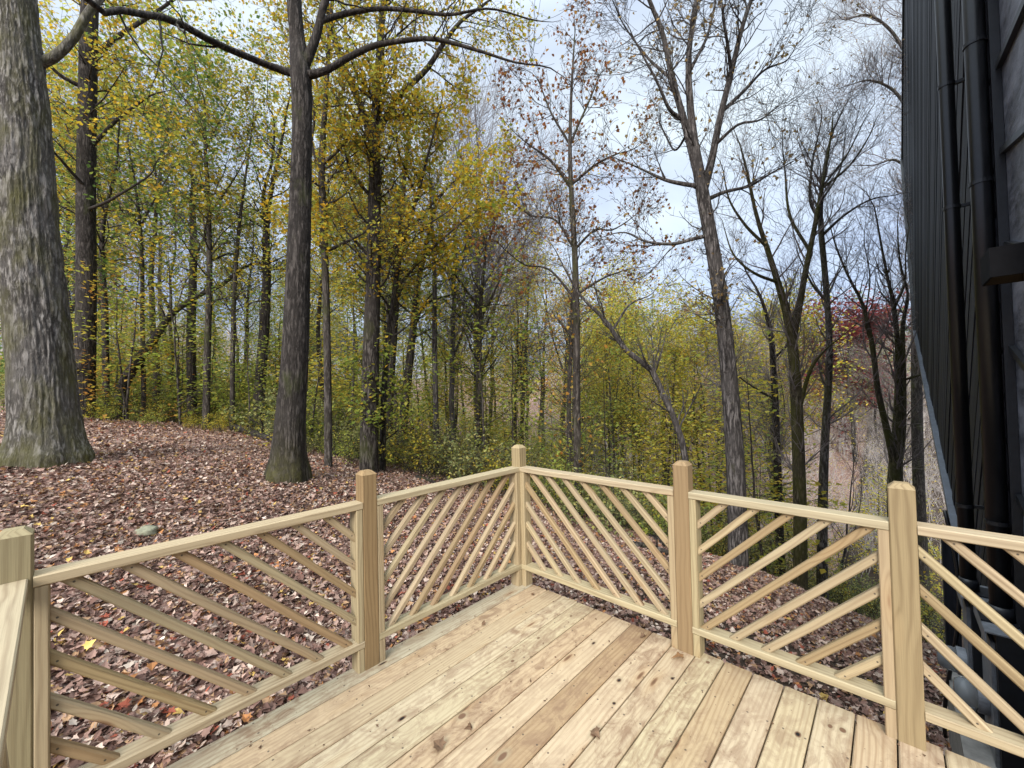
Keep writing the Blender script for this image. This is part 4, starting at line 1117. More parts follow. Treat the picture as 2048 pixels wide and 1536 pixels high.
# ---------------------------------------------------------------- trees of the wood: a few grown kinds, copied and set out one by one
def proto_tree(kind, seed):
    """a tree of its own, rooted at the origin; returns (trunk, branches, crown) meshes as objects to copy"""
    rng = np.random.default_rng(seed)
    H = kind['H']; n = 18
    z = np.linspace(-.8, H, n)
    P = np.stack([np.cumsum(rng.normal(size=n) * .05 * H / 12) + z * rng.uniform(-.05, .05), np.cumsum(rng.normal(size=n) * .05 * H / 12) + z * rng.uniform(-.04, .04), z], -1)
    P -= [P[1, 0], P[1, 1], 0]
    r = kind['r']; R = r * (1 - np.clip(z / H, 0, 1) ** 1.1 * .93)
    limbs = [(P, R)]
    for k in range(kind.get('forks', 0)):
        t = rng.uniform(.32, .7); i = int(t * n); az = rng.uniform(0, 2 * PI); d = np.array([math.cos(az) * .55, math.sin(az) * .55, 1.0]); d /= np.linalg.norm(d)
        m = 14; L_ = (H - P[i, 2]) * rng.uniform(.6, .95); q = [P[i]]
        for j in range(m - 1):
            d = d + rng.normal(size=3) * .09; d[2] += .06; d /= np.linalg.norm(d); q.append(q[-1] + d * L_ / (m - 1))
        limbs.append((np.array(q), R[i] * .62 * (1 - np.linspace(0, 1, m) * .88)))
    t_, b_, l_ = grow(rng, limbs, kind['lv'], kind['leaf'], 9)
    o = [t_.build('trunk', M[kind['bark']], smooth=True)]
    if b_.n: o.append(b_.build('branches', M[kind.get('twig', kind['bark'])], smooth=True))
    if l_.n: o.append(l_.build('crown', M['leaf']))
    return o
USED = []
def place(protos, key, x, y, s, rot, label, cat, group, name='tree', lean=(0, 0), dz=-.05):
    src = protos[key]
    loc = (x, y, gz(x, y) + dz)
    r = tag(empty(name, loc), label, cat, group)
    r.rotation_euler = (lean[0], lean[1], rot); r.scale = (s, s, s)
    for o in src:
        if o['_fresh']: c = o; o['_fresh'] = 0
        else:
            c = o.copy(); C.objects.link(c)
        c.parent = r
    return r

def sc_levels(lv, f):
    o = []
    for d in lv:
        d = dict(d); d['per'] /= f; d['L'] *= f
        if 'rmax' in d: d['rmax'] *= f
        d['rmin'] = .004; o.append(d)
    return o
def far(lv, f=1.75): return sc_levels(lv, f)
KINDS = {
 'green': dict(H=15, r=.13, forks=1, lv=far(lv_spread(1.1, .85, .3)), leaf=leafspec('green', 3, .19, spread=.2), bark='bark_dark'),
 'ygreen': dict(H=14, r=.12, forks=1, lv=far(lv_spread(1.0, .9, .25)), leaf=leafspec('ygreen', 4, .155, spread=.2), bark='bark_mid'),
 'yellow': dict(H=13, r=.11, forks=1, lv=far(lv_spread(1.0, .9, .25)), leaf=leafspec('yellow', 4, .155, spread=.2), bark='bark_mid'),
 'gold': dict(H=13, r=.12, forks=2, lv=far(lv_spread(1.0, .8, .3)), leaf=leafspec('gold', 4, .155, spread=.2), bark='bark_dark'),
 'sparse': dict(H=15, r=.13, forks=2, lv=far(lv_spread(1.0, .75, .35)), leaf=leafspec('olive', 3, .16, spread=.2), bark='bark_mid'),
 'bare': dict(H=14, r=.13, forks=3, lv=far(lv_bare(1.0, .85, .3), 1.5), leaf=None, bark='bark_grey', twig='twig'),
 'bare2': dict(H=14, r=.12, forks=2, lv=far(lv_bare(.9, .8, .35), 1.5), leaf=leafspec('brownish', 1, .11, keep=lambda p: np.full(len(p), .12)), bark='bark_mid', twig='twig'),
 'rust': dict(H=12, r=.12, forks=1, lv=far(lv_spread(1.0, .75, .3)), leaf=leafspec('orange', 3, .13, spread=.2), bark='bark_mid'),
 'wine': dict(H=11, r=.16, forks=3, lv=far(lv_spread(1.1, 1.0, .2), 2.2), leaf=leafspec('wine', 5, .26, spread=.25), bark='bark_mid'),
}
LAY = [dict(per=4.5, t0=.15, ang=78, asd=9, L=1.5, rr=.4, rmax=.012, n=6, wig=.10, up=.01, taper=.55, rmin=.002), dict(per=6, t0=.1, ang=50, L=.6, rr=.5, n=4, wig=.1, up=-.0, rmin=.0018)]
KINDS.update({
 'sap_yellow': dict(H=4.6, r=.03, lv=LAY, leaf=leafspec('yellow', 6, .105, spread=.12, flat=2.5), bark='bark_mid'),
 'sap_green': dict(H=4.6, r=.03, lv=LAY, leaf=leafspec('ygreen', 6, .105, spread=.12, flat=2.5), bark='bark_mid'),
 'sap_orange': dict(H=4.2, r=.03, lv=LAY, leaf=leafspec('orange', 6, .10, spread=.12, flat=2.5), bark='bark_mid'),
 'sap_bare': dict(H=5, r=.032, forks=2, lv=[dict(per=4, t0=.2, ang=42, L=1.1, rr=.5, rmax=.012, n=6, wig=.14, up=.05, rmin=.002), dict(per=6, ang=40, L=.5, n=5, wig=.15, rmin=.0018), dict(per=6, ang=38, L=.25, n=4, rmin=.0018)], leaf=leafspec('brownish', 1, .06, keep=lambda p: np.full(len(p), .1)), bark='bark_grey'),
})
PRO = {}
for i, (k, v) in enumerate(KINDS.items()):
    PRO[k] = proto_tree(v, 500 + i)
    for o in PRO[k]: o['_fresh'] = 1
def proto_shrub(pal, seed, H=1.3, size=.075, n=4):
    rng = np.random.default_rng(seed)
    limbs = []
    for k in range(9):
        az = rng.uniform(0, 2 * PI); d = np.array([math.cos(az), math.sin(az), 0]) * rng.uniform(.25, .8) + [0, 0, 1.0]; d /= np.linalg.norm(d)
        q = [np.array([math.cos(az), math.sin(az), 0]) * .06 + [0, 0, -.1]]
        for j in range(9):
            d = d + rng.normal(size=3) * .12; d[2] -= .02; d /= np.linalg.norm(d); q.append(q[-1] + d * H * rng.uniform(.11, .15))
        limbs.append((np.array(q), .009 * (1 - np.linspace(0, 1, 10) * .75)))
    t_, b_, l_ = grow(rng, limbs, [dict(per=5, t0=.2, ang=55, L=.5, rr=.5, n=5, wig=.2, rmin=.0018), dict(per=8, t0=.1, ang=48, L=.24, n=4, rmin=.0015)], leafspec(pal, n, size, spread=.04), 4)
    o = [t_.build('stems', M['bark_mid'], smooth=True)]
    o.append(b_.build('branches', M['bark_mid'], smooth=True)); o.append(l_.build('leaves', M['leaf']))
    for q in o: q['_fresh'] = 1
    return o
PRO['shrub_olive'] = proto_shrub('olive', 801); PRO['shrub_yellow'] = proto_shrub('yellow', 802, 1.2, .07, 4); PRO['shrub_green'] = proto_shrub('ygreen', 803); PRO['shrub_thin'] = proto_shrub('olive', 804, 1.6, .045, 1)

# landmarks that labels can point to: (base x in the photograph, short name)
MARKS = [(-400, None), (168, 'brown trunk'), (412, 'straight grey trunk'), (517, 'reddish forked trunk'), (573, 'limbed trunk'), (738, 'forked dark trunk'), (873, 'thin grey trunk'),
         (953, 'small crowned trunk'), (1155, 'rust leaved tree'), (1370, 'elbow bent trunk'), (1476, 'large forked trunk'), (1600, 'mossy double trunk'), (1793, 'three stemmed tree'), (2500, None)]
NEAR_FAR = {}
ORD = 'first second third fourth fifth sixth seventh eighth ninth tenth eleventh twelfth thirteenth fourteenth fifteenth sixteenth seventeenth eighteenth'.split()
WHAT = {'green': 'dark green leafy tree', 'ygreen': 'yellow green leafy tree', 'yellow': 'slim yellow leaved tree', 'gold': 'golden leaved tree', 'sparse': 'thin olive leaved tree', 'bare': 'leafless grey tree',
        'bare2': 'nearly leafless brown tree', 'rust': 'orange leaved tree', 'sap_yellow': 'yellow leaved sapling', 'sap_green': 'green leaved sapling', 'sap_orange': 'orange leaved sapling', 'sap_bare': 'leafless sapling',
        'shrub_olive': 'olive leaved shrub', 'shrub_yellow': 'yellow leaved shrub', 'shrub_green': 'green leaved shrub', 'shrub_thin': 'thin leaved straggly shrub'}
GROUPS = {'tree': 'trees of the wood', 'sapling': 'saplings under the trees', 'shrub': 'shrubs at the edge of the wood'}
PLAN = []      # (key, x, y, scale, rotation, kind)
RP = np.random.default_rng(77)
def zone(px0, px1, y0, y1, n, keys, top=None, kind='tree', smin=.6, smax=1.5, gap=1.0, H0=None):
    got = 0; tries = 0
    while got < n and tries < n * 60:
        tries += 1
        px = RP.uniform(px0, px1); y = math.sqrt(RP.uniform(y0 ** 2, y1 ** 2))
        p = at(px, 800, y); x = p[0]
        if kind == 'tree' and 1620 < px < 1790: continue      # the far hillside shows through here
        if any((x - q[1]) ** 2 + (y - q[2]) ** 2 < (gap * (.5 if (q[5] == 'shrub') != (kind == 'shrub') else 1)) ** 2 for q in PLAN): continue
        key = keys[RP.integers(len(keys))]
        if top:
            tz = at(px, RP.uniform(*top), y)[2]; h = tz - gz(x, y)
            s = min(max(h / KINDS[key]['H'], smin), smax)
        else: s = RP.uniform(smin, smax)
        PLAN.append((key, x, y, s, RP.uniform(0, 2 * PI), kind)); got += 1
zone(-60, 150, 15, 34, 6, ['green', 'ygreen', 'gold'], (0, 350), gap=1.8)
zone(150, 560, 15, 24, 6, ['sparse', 'sparse', 'bare2', 'yellow'], (60, 420), gap=1.6)
zone(150, 720, 22, 42, 18, ['ygreen', 'yellow', 'ygreen', 'sparse', 'rust'], (380, 600), gap=2.0)
zone(560, 800, 12.5, 24, 7, ['yellow', 'ygreen', 'gold', 'sparse'], (200, 460), gap=1.6)
zone(760, 1100, 14, 24, 5, ['ygreen', 'gold', 'yellow', 'sparse', 'ygreen'], (440, 640), gap=1.6)
zone(760, 1320, 20, 44, 15, ['ygreen', 'yellow', 'bare2', 'bare', 'sparse', 'rust'], (520, 640), gap=2.0)
zone(890, 1010, 12, 17, 3, ['bare'], (150, 260), gap=1.2)
zone(930, 1130, 18, 34, 4, ['rust', 'bare2', 'gold', 'rust'], (350, 540), gap=2.0)
zone(1150, 1420, 12, 26, 10, ['yellow', 'ygreen', 'bare2', 'yellow'], (590, 720), gap=1.6)
zone(1400, 1850, 15, 30, 6, ['bare', 'bare2', 'yellow', 'bare'], (590, 740), gap=1.6)
zone(1300, 1860, 28, 48, 8, ['bare', 'bare2', 'bare', 'yellow', 'rust'], (620, 730), gap=2.2)
zone(170, 560, 11.5, 18, 24, ['sap_orange', 'sap_green', 'sap_yellow', 'sap_green'], None, 'sapling', .7, 1.4, .8)
zone(560, 1150, 9.8, 19, 28, ['sap_yellow', 'sap_green', 'sap_yellow', 'sap_green'], None, 'sapling', .6, 1.5, .8)
zone(1120, 1560, 9.5, 19, 17, ['sap_yellow', 'sap_bare', 'sap_green', 'sap_yellow'], None, 'sapling', .7, 1.35, .9)
zone(1450, 1860, 11, 24, 13, ['sap_yellow', 'sap_bare', 'sap_yellow', 'sap_yellow'], None, 'sapling', .8, 1.5, .9)
zone(-40, 150, 12.5, 16, 6, ['shrub_green', 'shrub_olive'], None, 'shrub', .8, 1.4, .8)
zone(150, 560, 12.6, 17.5, 34, ['shrub_green', 'shrub_olive', 'shrub_yellow', 'shrub_green'], None, 'shrub', .7, 1.5, .65)
zone(560, 760, 9.6, 13, 12, ['shrub_green', 'shrub_olive', 'shrub_thin'], None, 'shrub', .6, 1.15, .6)
zone(760, 1130, 8.6, 12.5, 30, ['shrub_olive', 'shrub_yellow', 'shrub_green', 'shrub_yellow'], None, 'shrub', .55, 1.05, .55)
zone(1100, 1480, 7.6, 12, 26, ['shrub_olive', 'shrub_thin', 'shrub_yellow', 'shrub_green'], None, 'shrub', .55, 1.05, .6)
zone(1480, 1860, 9, 15, 20, ['shrub_olive', 'shrub_thin', 'shrub_yellow'], None, 'shrub', .6, 1.25, .7)
zone(180, 560, 10.8, 13.5, 16, ['shrub_green', 'shrub_yellow'], None, 'shrub', .3, .6, .5)
zone(600, 790, 8.6, 10.5, 12, ['shrub_green', 'shrub_olive'], None, 'shrub', .3, .6, .4)
zone(1240, 1560, 11, 17, 7, ['sap_yellow', 'sap_yellow', 'sap_green'], None, 'sapling', .9, 1.6, .8)
# each gets the words that single it out: its look, then its place between two landmark trunks
cells = {}
for i, q in enumerate(PLAN):
    px, _ = px_of((q[1], q[2], gz(q[1], q[2]))); q_ = [k for k in range(len(MARKS) - 1) if MARKS[k][0] <= px < MARKS[k + 1][0]]
    c = q_[0] if q_ else (0 if px < 0 else len(MARKS) - 2)
    depth = '' if q[5] != 'tree' else ('near ' if q[2] < 21 else 'far ')
    cells.setdefault((q[0], c, depth), []).append((px, i))
LBL = {}
for (key, c, depth), lst in cells.items():
    lst.sort()
    lo, hi = MARKS[c][1], MARKS[c + 1][1]
    where = f'between {lo} and {hi}' if lo and hi else (f'left of the {hi}' if hi else f'right of the {lo}')
    for r, (px, i) in enumerate(lst):
        what = depth + WHAT[key]
        LBL[i] = f'{what} {where}' if len(lst) == 1 else f'{ORD[min(r, 17)]} {what} from left {where}'
for i, (key, x, y, s, rot, kind) in enumerate(PLAN):
    place(PRO, key, x, y, s, rot, LBL[i], kind, GROUPS[kind], {'tree': 'tree', 'sapling': 'sapling', 'shrub': 'shrub'}[kind], lean=(RP.uniform(-.05, .05), RP.uniform(-.05, .05)))
x_, y_ = at(1700, 660, 46)[0], 46.0
place(PRO, 'wine', x_, y_, (at(1700, 622, y_)[2] - gz(x_, y_)) / 11.0, .4, 'dark wine red crowned tree on the far hillside beside the black house', 'tree', None)
x_, y_ = at(1745, 640, 50)[0], 50.0
place(PRO, 'green', x_, y_, (at(1745, 618, y_)[2] - gz(x_, y_)) / 15.0, 1.4, 'dark green tree just behind the wine red tree on the far hillside', 'tree', None)

# ---------------------------------------------------------------- far woods that read as one mass
def far_wood(name, spots, kinds, seed):
    rng = np.random.default_rng(seed)
    tb, lb = MB(), MB()
    pr = []
    for kd in kinds:
        H = kd['H']; n = 8; z = np.linspace(-1, H, n)
        P = np.stack([np.cumsum(rng.normal(size=n) * .12), np.cumsum(rng.normal(size=n) * .12), z], -1); R = .14 * (1 - np.linspace(0, 1, n) * .9)
        t_, b_, l_ = grow(rng, [(P, R)], kd['lv'], kd['leaf'], 5)
        pr.append((t_, b_, l_))
    for (x, y, s, k) in spots:
        a = rng.uniform(0, 2 * PI); Rm = np.array([[math.cos(a), -math.sin(a), 0], [math.sin(a), math.cos(a), 0], [0, 0, 1]]) * s
        o = np.array([x, y, gz(x, y) - .2]); cj = rng.uniform(.8, 1.2)
        for src, dst in ((pr[k][0], tb), (pr[k][1], tb), (pr[k][2], lb)):
            if not src.n: continue
            V = np.concatenate(src.V) @ Rm.T + o
            F = [np.concatenate(f) for f in src.F.values()]
            at_ = {kk: np.concatenate(v) * cj for kk, v in src.A.items()}
            dst.add(V, F, **at_)
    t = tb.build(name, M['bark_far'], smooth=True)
    tag(t, kind='stuff')
    return t, lb
fl = [dict(per=2.2, t0=.25, ang=48, L=3.2, rr=.4, rmax=.05, n=5, wig=.14, up=.08, rmin=.012), dict(per=2.4, t0=.1, ang=42, L=1.5, rr=.5, n=4, wig=.15, up=.05, rmin=.009), dict(per=2.6, t0=.1, ang=40, L=.8, n=3, rmin=.007)]
FK = [dict(H=12, lv=fl, leaf=None), dict(H=11, lv=fl[:2], leaf=leafspec('brownish', 4, .3, spread=.35)), dict(H=11, lv=fl[:2], leaf=leafspec('yellow', 5, .3, spread=.4)), dict(H=12, lv=fl[:2], leaf=leafspec('olive', 6, .32, spread=.4)),
      dict(H=11, lv=fl[:2], leaf=leafspec('orange', 5, .3, spread=.4))]
rf_ = np.random.default_rng(5)
spots = []
for i in range(300):
    px = rf_.uniform(1180, 1900); y = rf_.uniform(48, 105); x = at(px, 700, y)[0]
    spots.append((x, y, rf_.uniform(.75, 1.15), rf_.choice(5, p=[.5, .2, .12, .1, .08])))
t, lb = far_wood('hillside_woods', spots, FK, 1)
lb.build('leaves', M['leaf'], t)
spots = []
for i in range(210):
    px = rf_.uniform(-150, 1250); y = rf_.uniform(44, 90); x = at(px, 700, y)[0]
    spots.append((x, y, rf_.uniform(.6, .95), rf_.choice(5, p=[.22, .1, .3, .3, .08])))
t, lb = far_wood('distant_woods', spots, FK, 2)
lb.build('leaves', M['leaf'], t)

# ---------------------------------------------------------------- undergrowth, fallen leaves
def build_undergrowth():
    rng = np.random.default_rng(21)
    tb, lb = MB(), MB()
    px = np.concatenate([rng.uniform(560, 1500, 1500), rng.uniform(150, 560, 420), rng.uniform(1480, 1850, 500)])
    y = np.concatenate([rng.uniform(8.4, 14, 1500), rng.uniform(12.5, 17, 420), rng.uniform(8.8, 16, 500)])
    x = (px - 1024) / F_PX * y; z = ground(x, y); K = len(x)
    P0 = np.stack([x, y, z - .05], -1); P1 = P0 + np.stack([rng.normal(size=K) * .02, rng.normal(size=K) * .02, np.full(K, .05)], -1)
    base = np.stack([P0, P1], 1)
    P, R = spawn(rng, base, np.full((K, 2), .006), np.ones(K, int), t0=.9, ang=18, asd=14, L=1.0, Lvar=.55, rr=.7, n=7, wig=.16, up=.0, taper=0, rmin=.0022)
    tubes(tb, P, R, 3)
    P2, R2 = spawn(rng, P, R, np.full(K, 5), t0=.2, ang=52, L=.4, n=4, wig=.2, rmin=.0016)
    tubes(tb, P2, R2, 3)
    K2 = len(P2); idx = np.repeat(np.arange(K2), 4); f = rng.random(len(idx)) * 2.999; i0 = f.astype(int)
    pos = P2[idx, i0] + (P2[idx, i0 + 1] - P2[idx, i0]) * (f - i0)[:, None] + rng.normal(size=(len(idx), 3)) * .02
    kp = rng.random(len(pos)) < .6; pos = pos[kp]
    cols = np.where((rng.random(len(pos)) < .3)[:, None], pick(rng, 'yellow', len(pos)), pick(rng, 'olive', len(pos)))
    place_leaves(lb, rng, pos, .05 * rng.uniform(.6, 1.3, len(pos)), cols, QUAD, 1.2)
    t = tag(tb.build('undergrowth', M['bark_mid'], smooth=True), kind='stuff')
    lb.build('leaves', M['leaf'], t)
build_undergrowth()

def build_brush():
    rng = np.random.default_rng(23)
    # leafy undergrowth farther back between the trunks
    n = 950
    px = rng.uniform(-150, 1350, n); y = np.sqrt(rng.uniform(16 ** 2, 48 ** 2, n)); x = (px - 1024) / F_PX * y; z = ground(x, y)
    h = rng.uniform(1.0, 3.2, n); K = 80
    o = rng.normal(size=(n, K, 3)); o /= np.linalg.norm(o, axis=2, keepdims=True); o *= rng.random((n, K, 1)) ** .4
    pos = np.stack([x, y, z + h * .45], -1)[:, None] + o * np.stack([h * .6, h * .6, h * .55], -1)[:, None]
    pal = rng.random(n)
    cols = np.where((pal < .5)[:, None, None], pick(rng, 'olive', n * K).reshape(n, K, 3), np.where((pal < .8)[:, None, None], pick(rng, 'ygreen', n * K).reshape(n, K, 3), pick(rng, 'yellow', n * K).reshape(n, K, 3)))
    cols = cols * rng.uniform(.75, 1.15, (n, 1, 1))
    n2 = 420; px2 = rng.uniform(-200, 740, n2); y2 = np.sqrt(rng.uniform(15.5 ** 2, 34 ** 2, n2)); x2 = (px2 - 1024) / F_PX * y2; h2 = rng.uniform(1.6, 4.4, n2)
    o2 = rng.normal(size=(n2, K, 3)); o2 /= np.linalg.norm(o2, axis=2, keepdims=True); o2 *= rng.random((n2, K, 1)) ** .4
    pos2 = np.stack([x2, y2, ground(x2, y2) + h2 * .45], -1)[:, None] + o2 * np.stack([h2 * .5, h2 * .5, h2 * .55], -1)[:, None]
    c2 = np.where((rng.random(n2) < .72)[:, None, None], pick(rng, 'green', n2 * K).reshape(n2, K, 3), pick(rng, 'orange', n2 * K).reshape(n2, K, 3)) * rng.uniform(.6, 1.1, (n2, 1, 1))
    pos = np.concatenate([pos, pos2]); cols = np.concatenate([cols, c2]); n = n + n2
    mb = MB(); place_leaves(mb, rng, pos.reshape(-1, 3), .16 * rng.uniform(.6, 1.3, n * K), cols.reshape(-1, 3), QUAD, 1.0)
    tag(mb.build('distant_undergrowth', M['leaf']), kind='stuff')
    # grey leafless brush over the ravine sides
    n = 1700
    px = rng.uniform(1080, 1900, n); y = np.sqrt(rng.uniform(22 ** 2, 66 ** 2, n)); x = (px - 1024) / F_PX * y; z = ground(x, y)
    P0 = np.stack([x, y, z - .1], -1); base = np.stack([P0, P0 + [0, 0, .1]], 1)
    tb = MB()
    P, R = spawn(rng, base, np.full((n, 2), .02), np.ones(n, int), t0=.9, ang=14, asd=10, L=3.2, Lvar=.5, rr=.8, n=7, wig=.1, up=.03, taper=0, rmin=.006)
    tubes(tb, P, R, 3)
    P2, R2 = spawn(rng, P, R, np.full(n, 9), t0=.2, ang=42, L=1.2, rr=.5, n=5, wig=.16, up=.04, rmin=.005); tubes(tb, P2, R2, 3)
    P3, R3 = spawn(rng, P2, R2, np.full(len(P2), 3), t0=.2, ang=40, L=.6, rr=.6, n=4, wig=.16, rmin=.004); tubes(tb, P3, R3, 3)
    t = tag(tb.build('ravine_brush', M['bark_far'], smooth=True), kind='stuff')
    q = P3[rng.random(len(P3)) < .45][:, -1]; lb = MB()
    place_leaves(lb, rng, q, .13 * rng.uniform(.6, 1.3, len(q)), np.where((rng.random(len(q)) < .5)[:, None], pick(rng, 'yellow', len(q)), pick(rng, 'brownish', len(q))), QUAD, 1.0)
    lb.build('leaves', M['leaf'], t)
build_brush()

LIT = [((.31, .20, .168), 4), ((.20, .118, .097), 3.8), ((.42, .30, .255), 3.5), ((.54, .43, .37), 2.5), ((.11, .064, .052), 2.6), ((.44, .21, .085), .7), ((.62, .44, .14), .3), ((.33, .095, .06), .5), ((.42, .27, .16), 1.8), ((.60, .52, .45), 1.0)]
def build_litter():
    rng = np.random.default_rng(31)
    mb = MB()
    def scatter(n, rad0, rad1, a0, a1, size, tm, curl, lift, tone=1.0):
        r = np.sqrt(rng.uniform(rad0 ** 2, rad1 ** 2, n)); a = np.radians(rng.uniform(a0, a1, n))
        x, y = r * np.sin(a), r * np.cos(a)
        da, db = x * UL[0] + y * UL[1], x * UR[0] + y * UR[1]
        e = rng.normal(size=n) * .07
        keep = ~((da < 2.5 + e * .3) & (db > -2.44 - .10 * (da < 1.2) + e + .06 * np.sin(da * 4)) & (da > -1)) & ~((db > .7) & (da > 2.9))
        keep &= (fbm(np.stack([x * .8, y * .8, x * 0], -1), 61, 3) + rng.random(n) * .5 > .52)
        x, y = x[keep], y[keep]; n = len(x)
        z = ground(x, y) + rng.uniform(.0, lift, n) + .010
        w_ = np.array([c[1] for c in LIT], float); c = np.array([c[0] for c in LIT])[rng.choice(len(LIT), n, p=w_ / w_.sum())]
        c = c * rng.uniform(.66, 1.24, (n, 1)) * [1.05, 1, .95]
        place_leaves(mb, rng, np.stack([x, y, z], -1), size * rng.uniform(.55, 1.3, n), c, tm, 1.5, .0, curl)
    OVAL = (np.array([(0, 0, 0), (.25, .2, .05), (.6, .22, .03), (1, 0, -.04), (.6, -.22, .03), (.25, -.2, .05), (.45, 0, -.02)]), [np.array([[i, (i + 1) % 6, 6] for i in range(6)])])
    scatter(40000, .8, 4.6, -105, 100, .056, LOBED, .24, .03)
    scatter(30000, .8, 4.6, -105, 100, .046, OVAL, .3, .03)
    scatter(130000, 4.6, 10, -90, 75, .05, LOBED, .24, .022)
    scatter(100000, 4.6, 10, -90, 75, .045, OVAL, .3, .022)
    scatter(80000, 10, 18, -80, 60, .075, OVAL, .4, .04)
    tag(mb.build('fallen_leaves', M['litter']), kind='stuff')
build_litter()

# ================================================================== SMALL THINGS
def on_ground(px, py):
    y = hit(px, py); p = at(px, py, y); return np.array([p[0], p[1], gz(p[0], p[1])])

def fallen_log(pa, pb, r, label, seed, bark='bark_dark'):
    rng = np.random.default_rng(seed)
    a, b = on_ground(*pa), on_ground(*pb)
    t = np.linspace(0, 1, 12)[:, None]; P = a * (1 - t) + b * t + rng.normal(size=(12, 3)) * .02
    P[:, 2] = ground(P[:, 0], P[:, 1]) + r * .75 + np.abs(np.sin(t[:, 0] * 3 + seed)) * r * .5
    mb = MB(); ring_tube(mb, P, r * (1 - .35 * t[:, 0]) * (1 + rng.normal(size=12) * .05), 12)
    loc = (a + b) / 2
    root = tag(empty('fallen_log', loc), label, 'log')
    mb.build('log', M[bark], root, smooth=True, loc=loc)
    for k in range(2):
        i = 3 + 4 * k; d = rng.normal(size=3) * .5 + [0, 0, .9]; d /= np.linalg.norm(d)
        mb = MB(); ring_tube(mb, [P[i], P[i] + d * r * 3, P[i] + d * r * 5 + rng.normal(size=3) * r], [r * .35, r * .25, r * .12], 7); mb.build('stub', M[bark], root, smooth=True, loc=loc)
fallen_log((468, 862), (562, 892), .11, 'dark rotting log on the leaves between the straight grey trunk and limbed trunk', 1)
fallen_log((1232, 1052), (1330, 1098), .07, 'longer of two dark logs on the leaves behind the right railing', 2)
fallen_log((1262, 1092), (1340, 1112), .05, 'shorter of two dark logs on the leaves behind the right railing', 3, 'bark_mid')
fallen_log((835, 958), (905, 985), .04, 'thin dark fallen branch on the leaves behind the corner railing', 4)
fallen_log((640, 905), (735, 925), .05, 'dark fallen branch lying between the slim dark trunk and forked dark trunk', 5)

def build_rock():
    rng = np.random.default_rng(9)
    c = on_ground(293, 1068); n, m = 14, 20
    th, ph = np.meshgrid(np.linspace(0, PI, n), np.arange(m) / m * 2 * PI, indexing='ij')
    d = np.stack([np.sin(th) * np.cos(ph), np.sin(th) * np.sin(ph), np.cos(th)], -1)
    r = 1 + (fbm(d * 1.8 + 5, 4, 3) - .5) * .7
    V = c + [0, 0, .015] + d * r[..., None] * [.11, .085, .06]
    i = np.arange(n * m).reshape(n, m); j = np.roll(i, -1, 1)
    mb = MB(); mb.add(V.reshape(-1, 3), [np.stack([i[:-1].ravel(), i[1:].ravel(), j[1:].ravel(), j[:-1].ravel()], -1)])
    tag(mb.build('rock', M['rock'], smooth=True), 'small mossy grey rock lying in the leaves behind the left railing', 'rock')
M['rock'] = plain('mossy_rock', (.20, .20, .14), .9, 0, .35, 22, .3, .5)
build_rock()

def build_stick():
    P = [on_ground(px, py) + [0, 0, .03] for px, py in ((300, 1512), (330, 1508), (352, 1509), (380, 1503))]
    mb = MB(); ring_tube(mb, P, [.006, .009, .008, .004], 8)
    tag(mb.build('stick', plain('bleached_stick', (.42, .38, .33), .9), smooth=True), 'pale bleached stick on the leaves below the left railing', 'stick')
build_stick()

M['scrap'] = plain('brown_leaf_scrap', (.13, .075, .04), .8, 0, .4, 60)
def deck_leaf(px, py, size, label, seed, mat):
    rng = np.random.default_rng(seed); a, b = deck_of(px, py); p = D(a, b, .006)
    mb = MB(); place_leaves(mb, rng, np.array([p]), np.array([size]), np.array([[.3, .2, .1]]), LOBED, 1.0, 0, .5)
    V = np.concatenate(mb.V); V[:, 2] -= V[:, 2].min() - .004; mb.V = [V]; mb.A = {}
    tag(mb.build('dry_leaf', mat), label, 'leaf', 'dry leaves on the deck')
M['leaf_tan'] = plain('tan_dry_leaf', (.26, .15, .07), .8, 0, .3, 50)
deck_leaf(1369, 1322, .075, 'rusty brown dry leaf on the deck at the foot of the reddish post', 1, M['leaf_tan'])
deck_leaf(885, 1502, .06, 'curled dark brown leaf on the deck boards, lowest in the picture', 2, M['scrap'])
deck_leaf(945, 1459, .035, 'tiny dark leaf scrap on the pale boards left of the brown board', 3, M['scrap'])
deck_leaf(1186, 1464, .05, 'dark leaf scrap in the gap right of the brown board', 4, M['scrap'])
deck_leaf(966, 1254, .035, 'small dark leaf scrap on the boards near the left railing', 5, M['scrap'])
deck_leaf(1068, 1192, .03, 'small dark leaf scrap on the boards near the corner post', 6, M['scrap'])
deck_leaf(1292, 1275, .045, 'dark leaf caught at the end of the brown board', 7, M['scrap'])

def build_debris():
    rng = np.random.default_rng(77); mb = MB()
    n = 260
    k = rng.integers(0, 22, n); b = -2.172 + .143 * k - .002 + np.where(rng.random(n) < .6, rng.normal(size=n) * .006, rng.uniform(-.07, .07, n)); a = rng.uniform(.2, 2.5, n)
    pos = a[:, None] * UL + b[:, None] * UR + np.array([0, 0, .003])
    place_leaves(mb, rng, pos, rng.uniform(.006, .02, n), np.tile([.1, .06, .03], (n, 1)), QUAD, 1.2, 0, .3)
    mb.A = {}
    tag(mb.build('deck_debris', M['scrap']), kind='stuff')
build_debris()

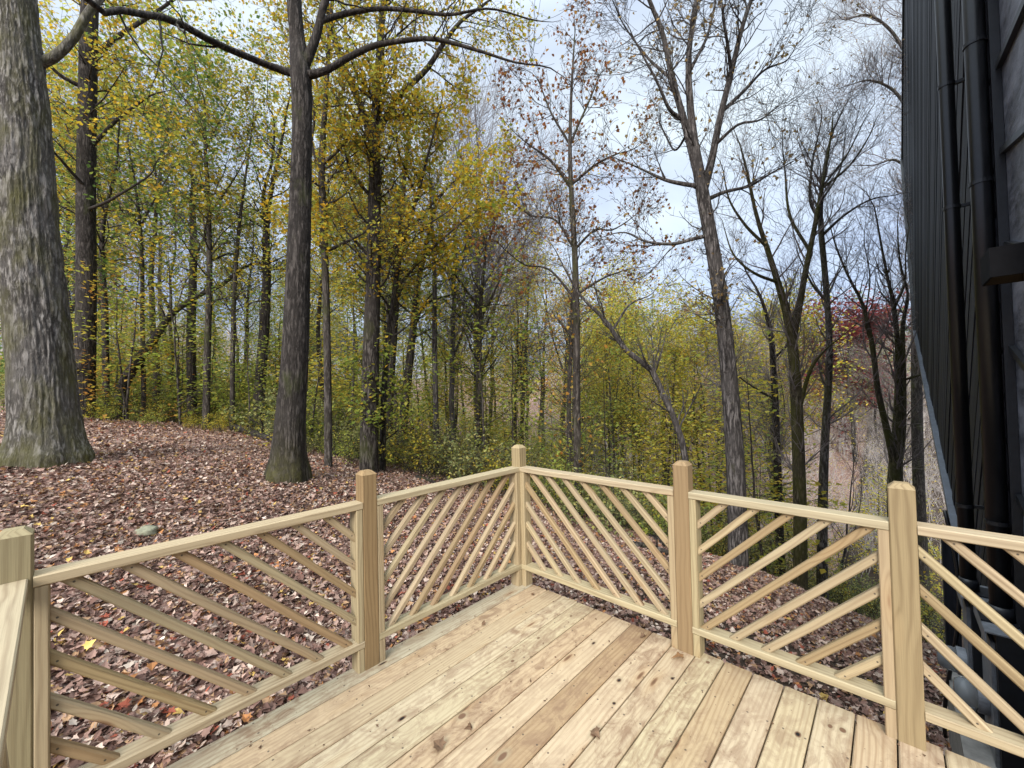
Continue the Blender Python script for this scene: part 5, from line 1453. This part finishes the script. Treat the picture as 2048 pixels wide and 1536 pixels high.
def build_far_house():
    p = at(655, 720, 40); x, y = p[0], 40.0; z = gz(x, y) - .3; W_, Dp, H = 7.0, 6.0, 5.2
    root = tag(empty('far_house', (x, y, z)), 'pale grey house glimpsed far behind the trunks right of the limbed trunk', 'house'); b = np.array([x, y, z])
    M['far_wall'] = plain('pale_house_wall', (.55, .56, .58), .8, 0, .06, 3); M['far_roof'] = plain('grey_shingle', (.12, .115, .115), .9, 0, .2, 4); M['pane'] = plain('dark_window_pane', (.03, .035, .045), .15)
    mb = MB(); box(mb, b + [0, Dp / 2, H / 2], (W_ / 2, 0, 0), (0, Dp / 2, 0), (0, 0, H / 2)); mb.build('wall', M['far_wall'], root, loc=b)
    mb = MB(); e = .4
    V = [b + [-W_ / 2 - e, -e, H + .003], b + [W_ / 2 + e, -e, H + .003], b + [W_ / 2 + e, Dp + e, H + .003], b + [-W_ / 2 - e, Dp + e, H + .003], b + [-W_ / 2 - e, Dp / 2, H + 2.2], b + [W_ / 2 + e, Dp / 2, H + 2.2]]
    mb.add(V, [np.array([[0, 3, 2, 1], [0, 1, 5, 4], [2, 3, 4, 5]]), np.array([[0, 4, 3], [1, 2, 5]])]); mb.build('roof', M['far_roof'], root, loc=b)
    for wx in (-2.2, 0, 2.2):
        for wz in (1.6, 3.9):
            mb = MB(); box(mb, b + [wx, -.02, wz], (.5, 0, 0), (0, .03, 0), (0, 0, .65)); mb.build('window', M['pane'], root, loc=b)
    p = at(692, 720, 30); x, y = p[0], 30.0; z = gz(x, y) - .2; b = np.array([x, y, z])
    root = tag(empty('shed', b), 'small dark shed with a flat sloping roof behind the trunks of the wood', 'shed')
    mb = MB(); box(mb, b + [0, .9, 1.0], (.9, 0, 0), (0, .9, 0), (0, 0, 1.0)); mb.build('wall', M['siding_far'], root, loc=b)
    mb = MB(); hexa(mb, [b + [-1.1, -.2, 2.05], b + [1.1, -.2, 2.05], b + [1.1, 2, 2.35], b + [-1.1, 2, 2.35], b + [-1.1, -.2, 2.15], b + [1.1, -.2, 2.15], b + [1.1, 2, 2.45], b + [-1.1, 2, 2.45]]); mb.build('roof', M['far_roof'], root, loc=b)
    mb = MB(); box(mb, b + [.2, -.02, .9], (.35, 0, 0), (0, .03, 0), (0, 0, .85)); mb.build('door', M['far_roof'], root, loc=b)
M['siding_far'] = plain('weathered_shed_boards', (.09, .085, .08), .9, 0, .3, 5)
build_far_house()
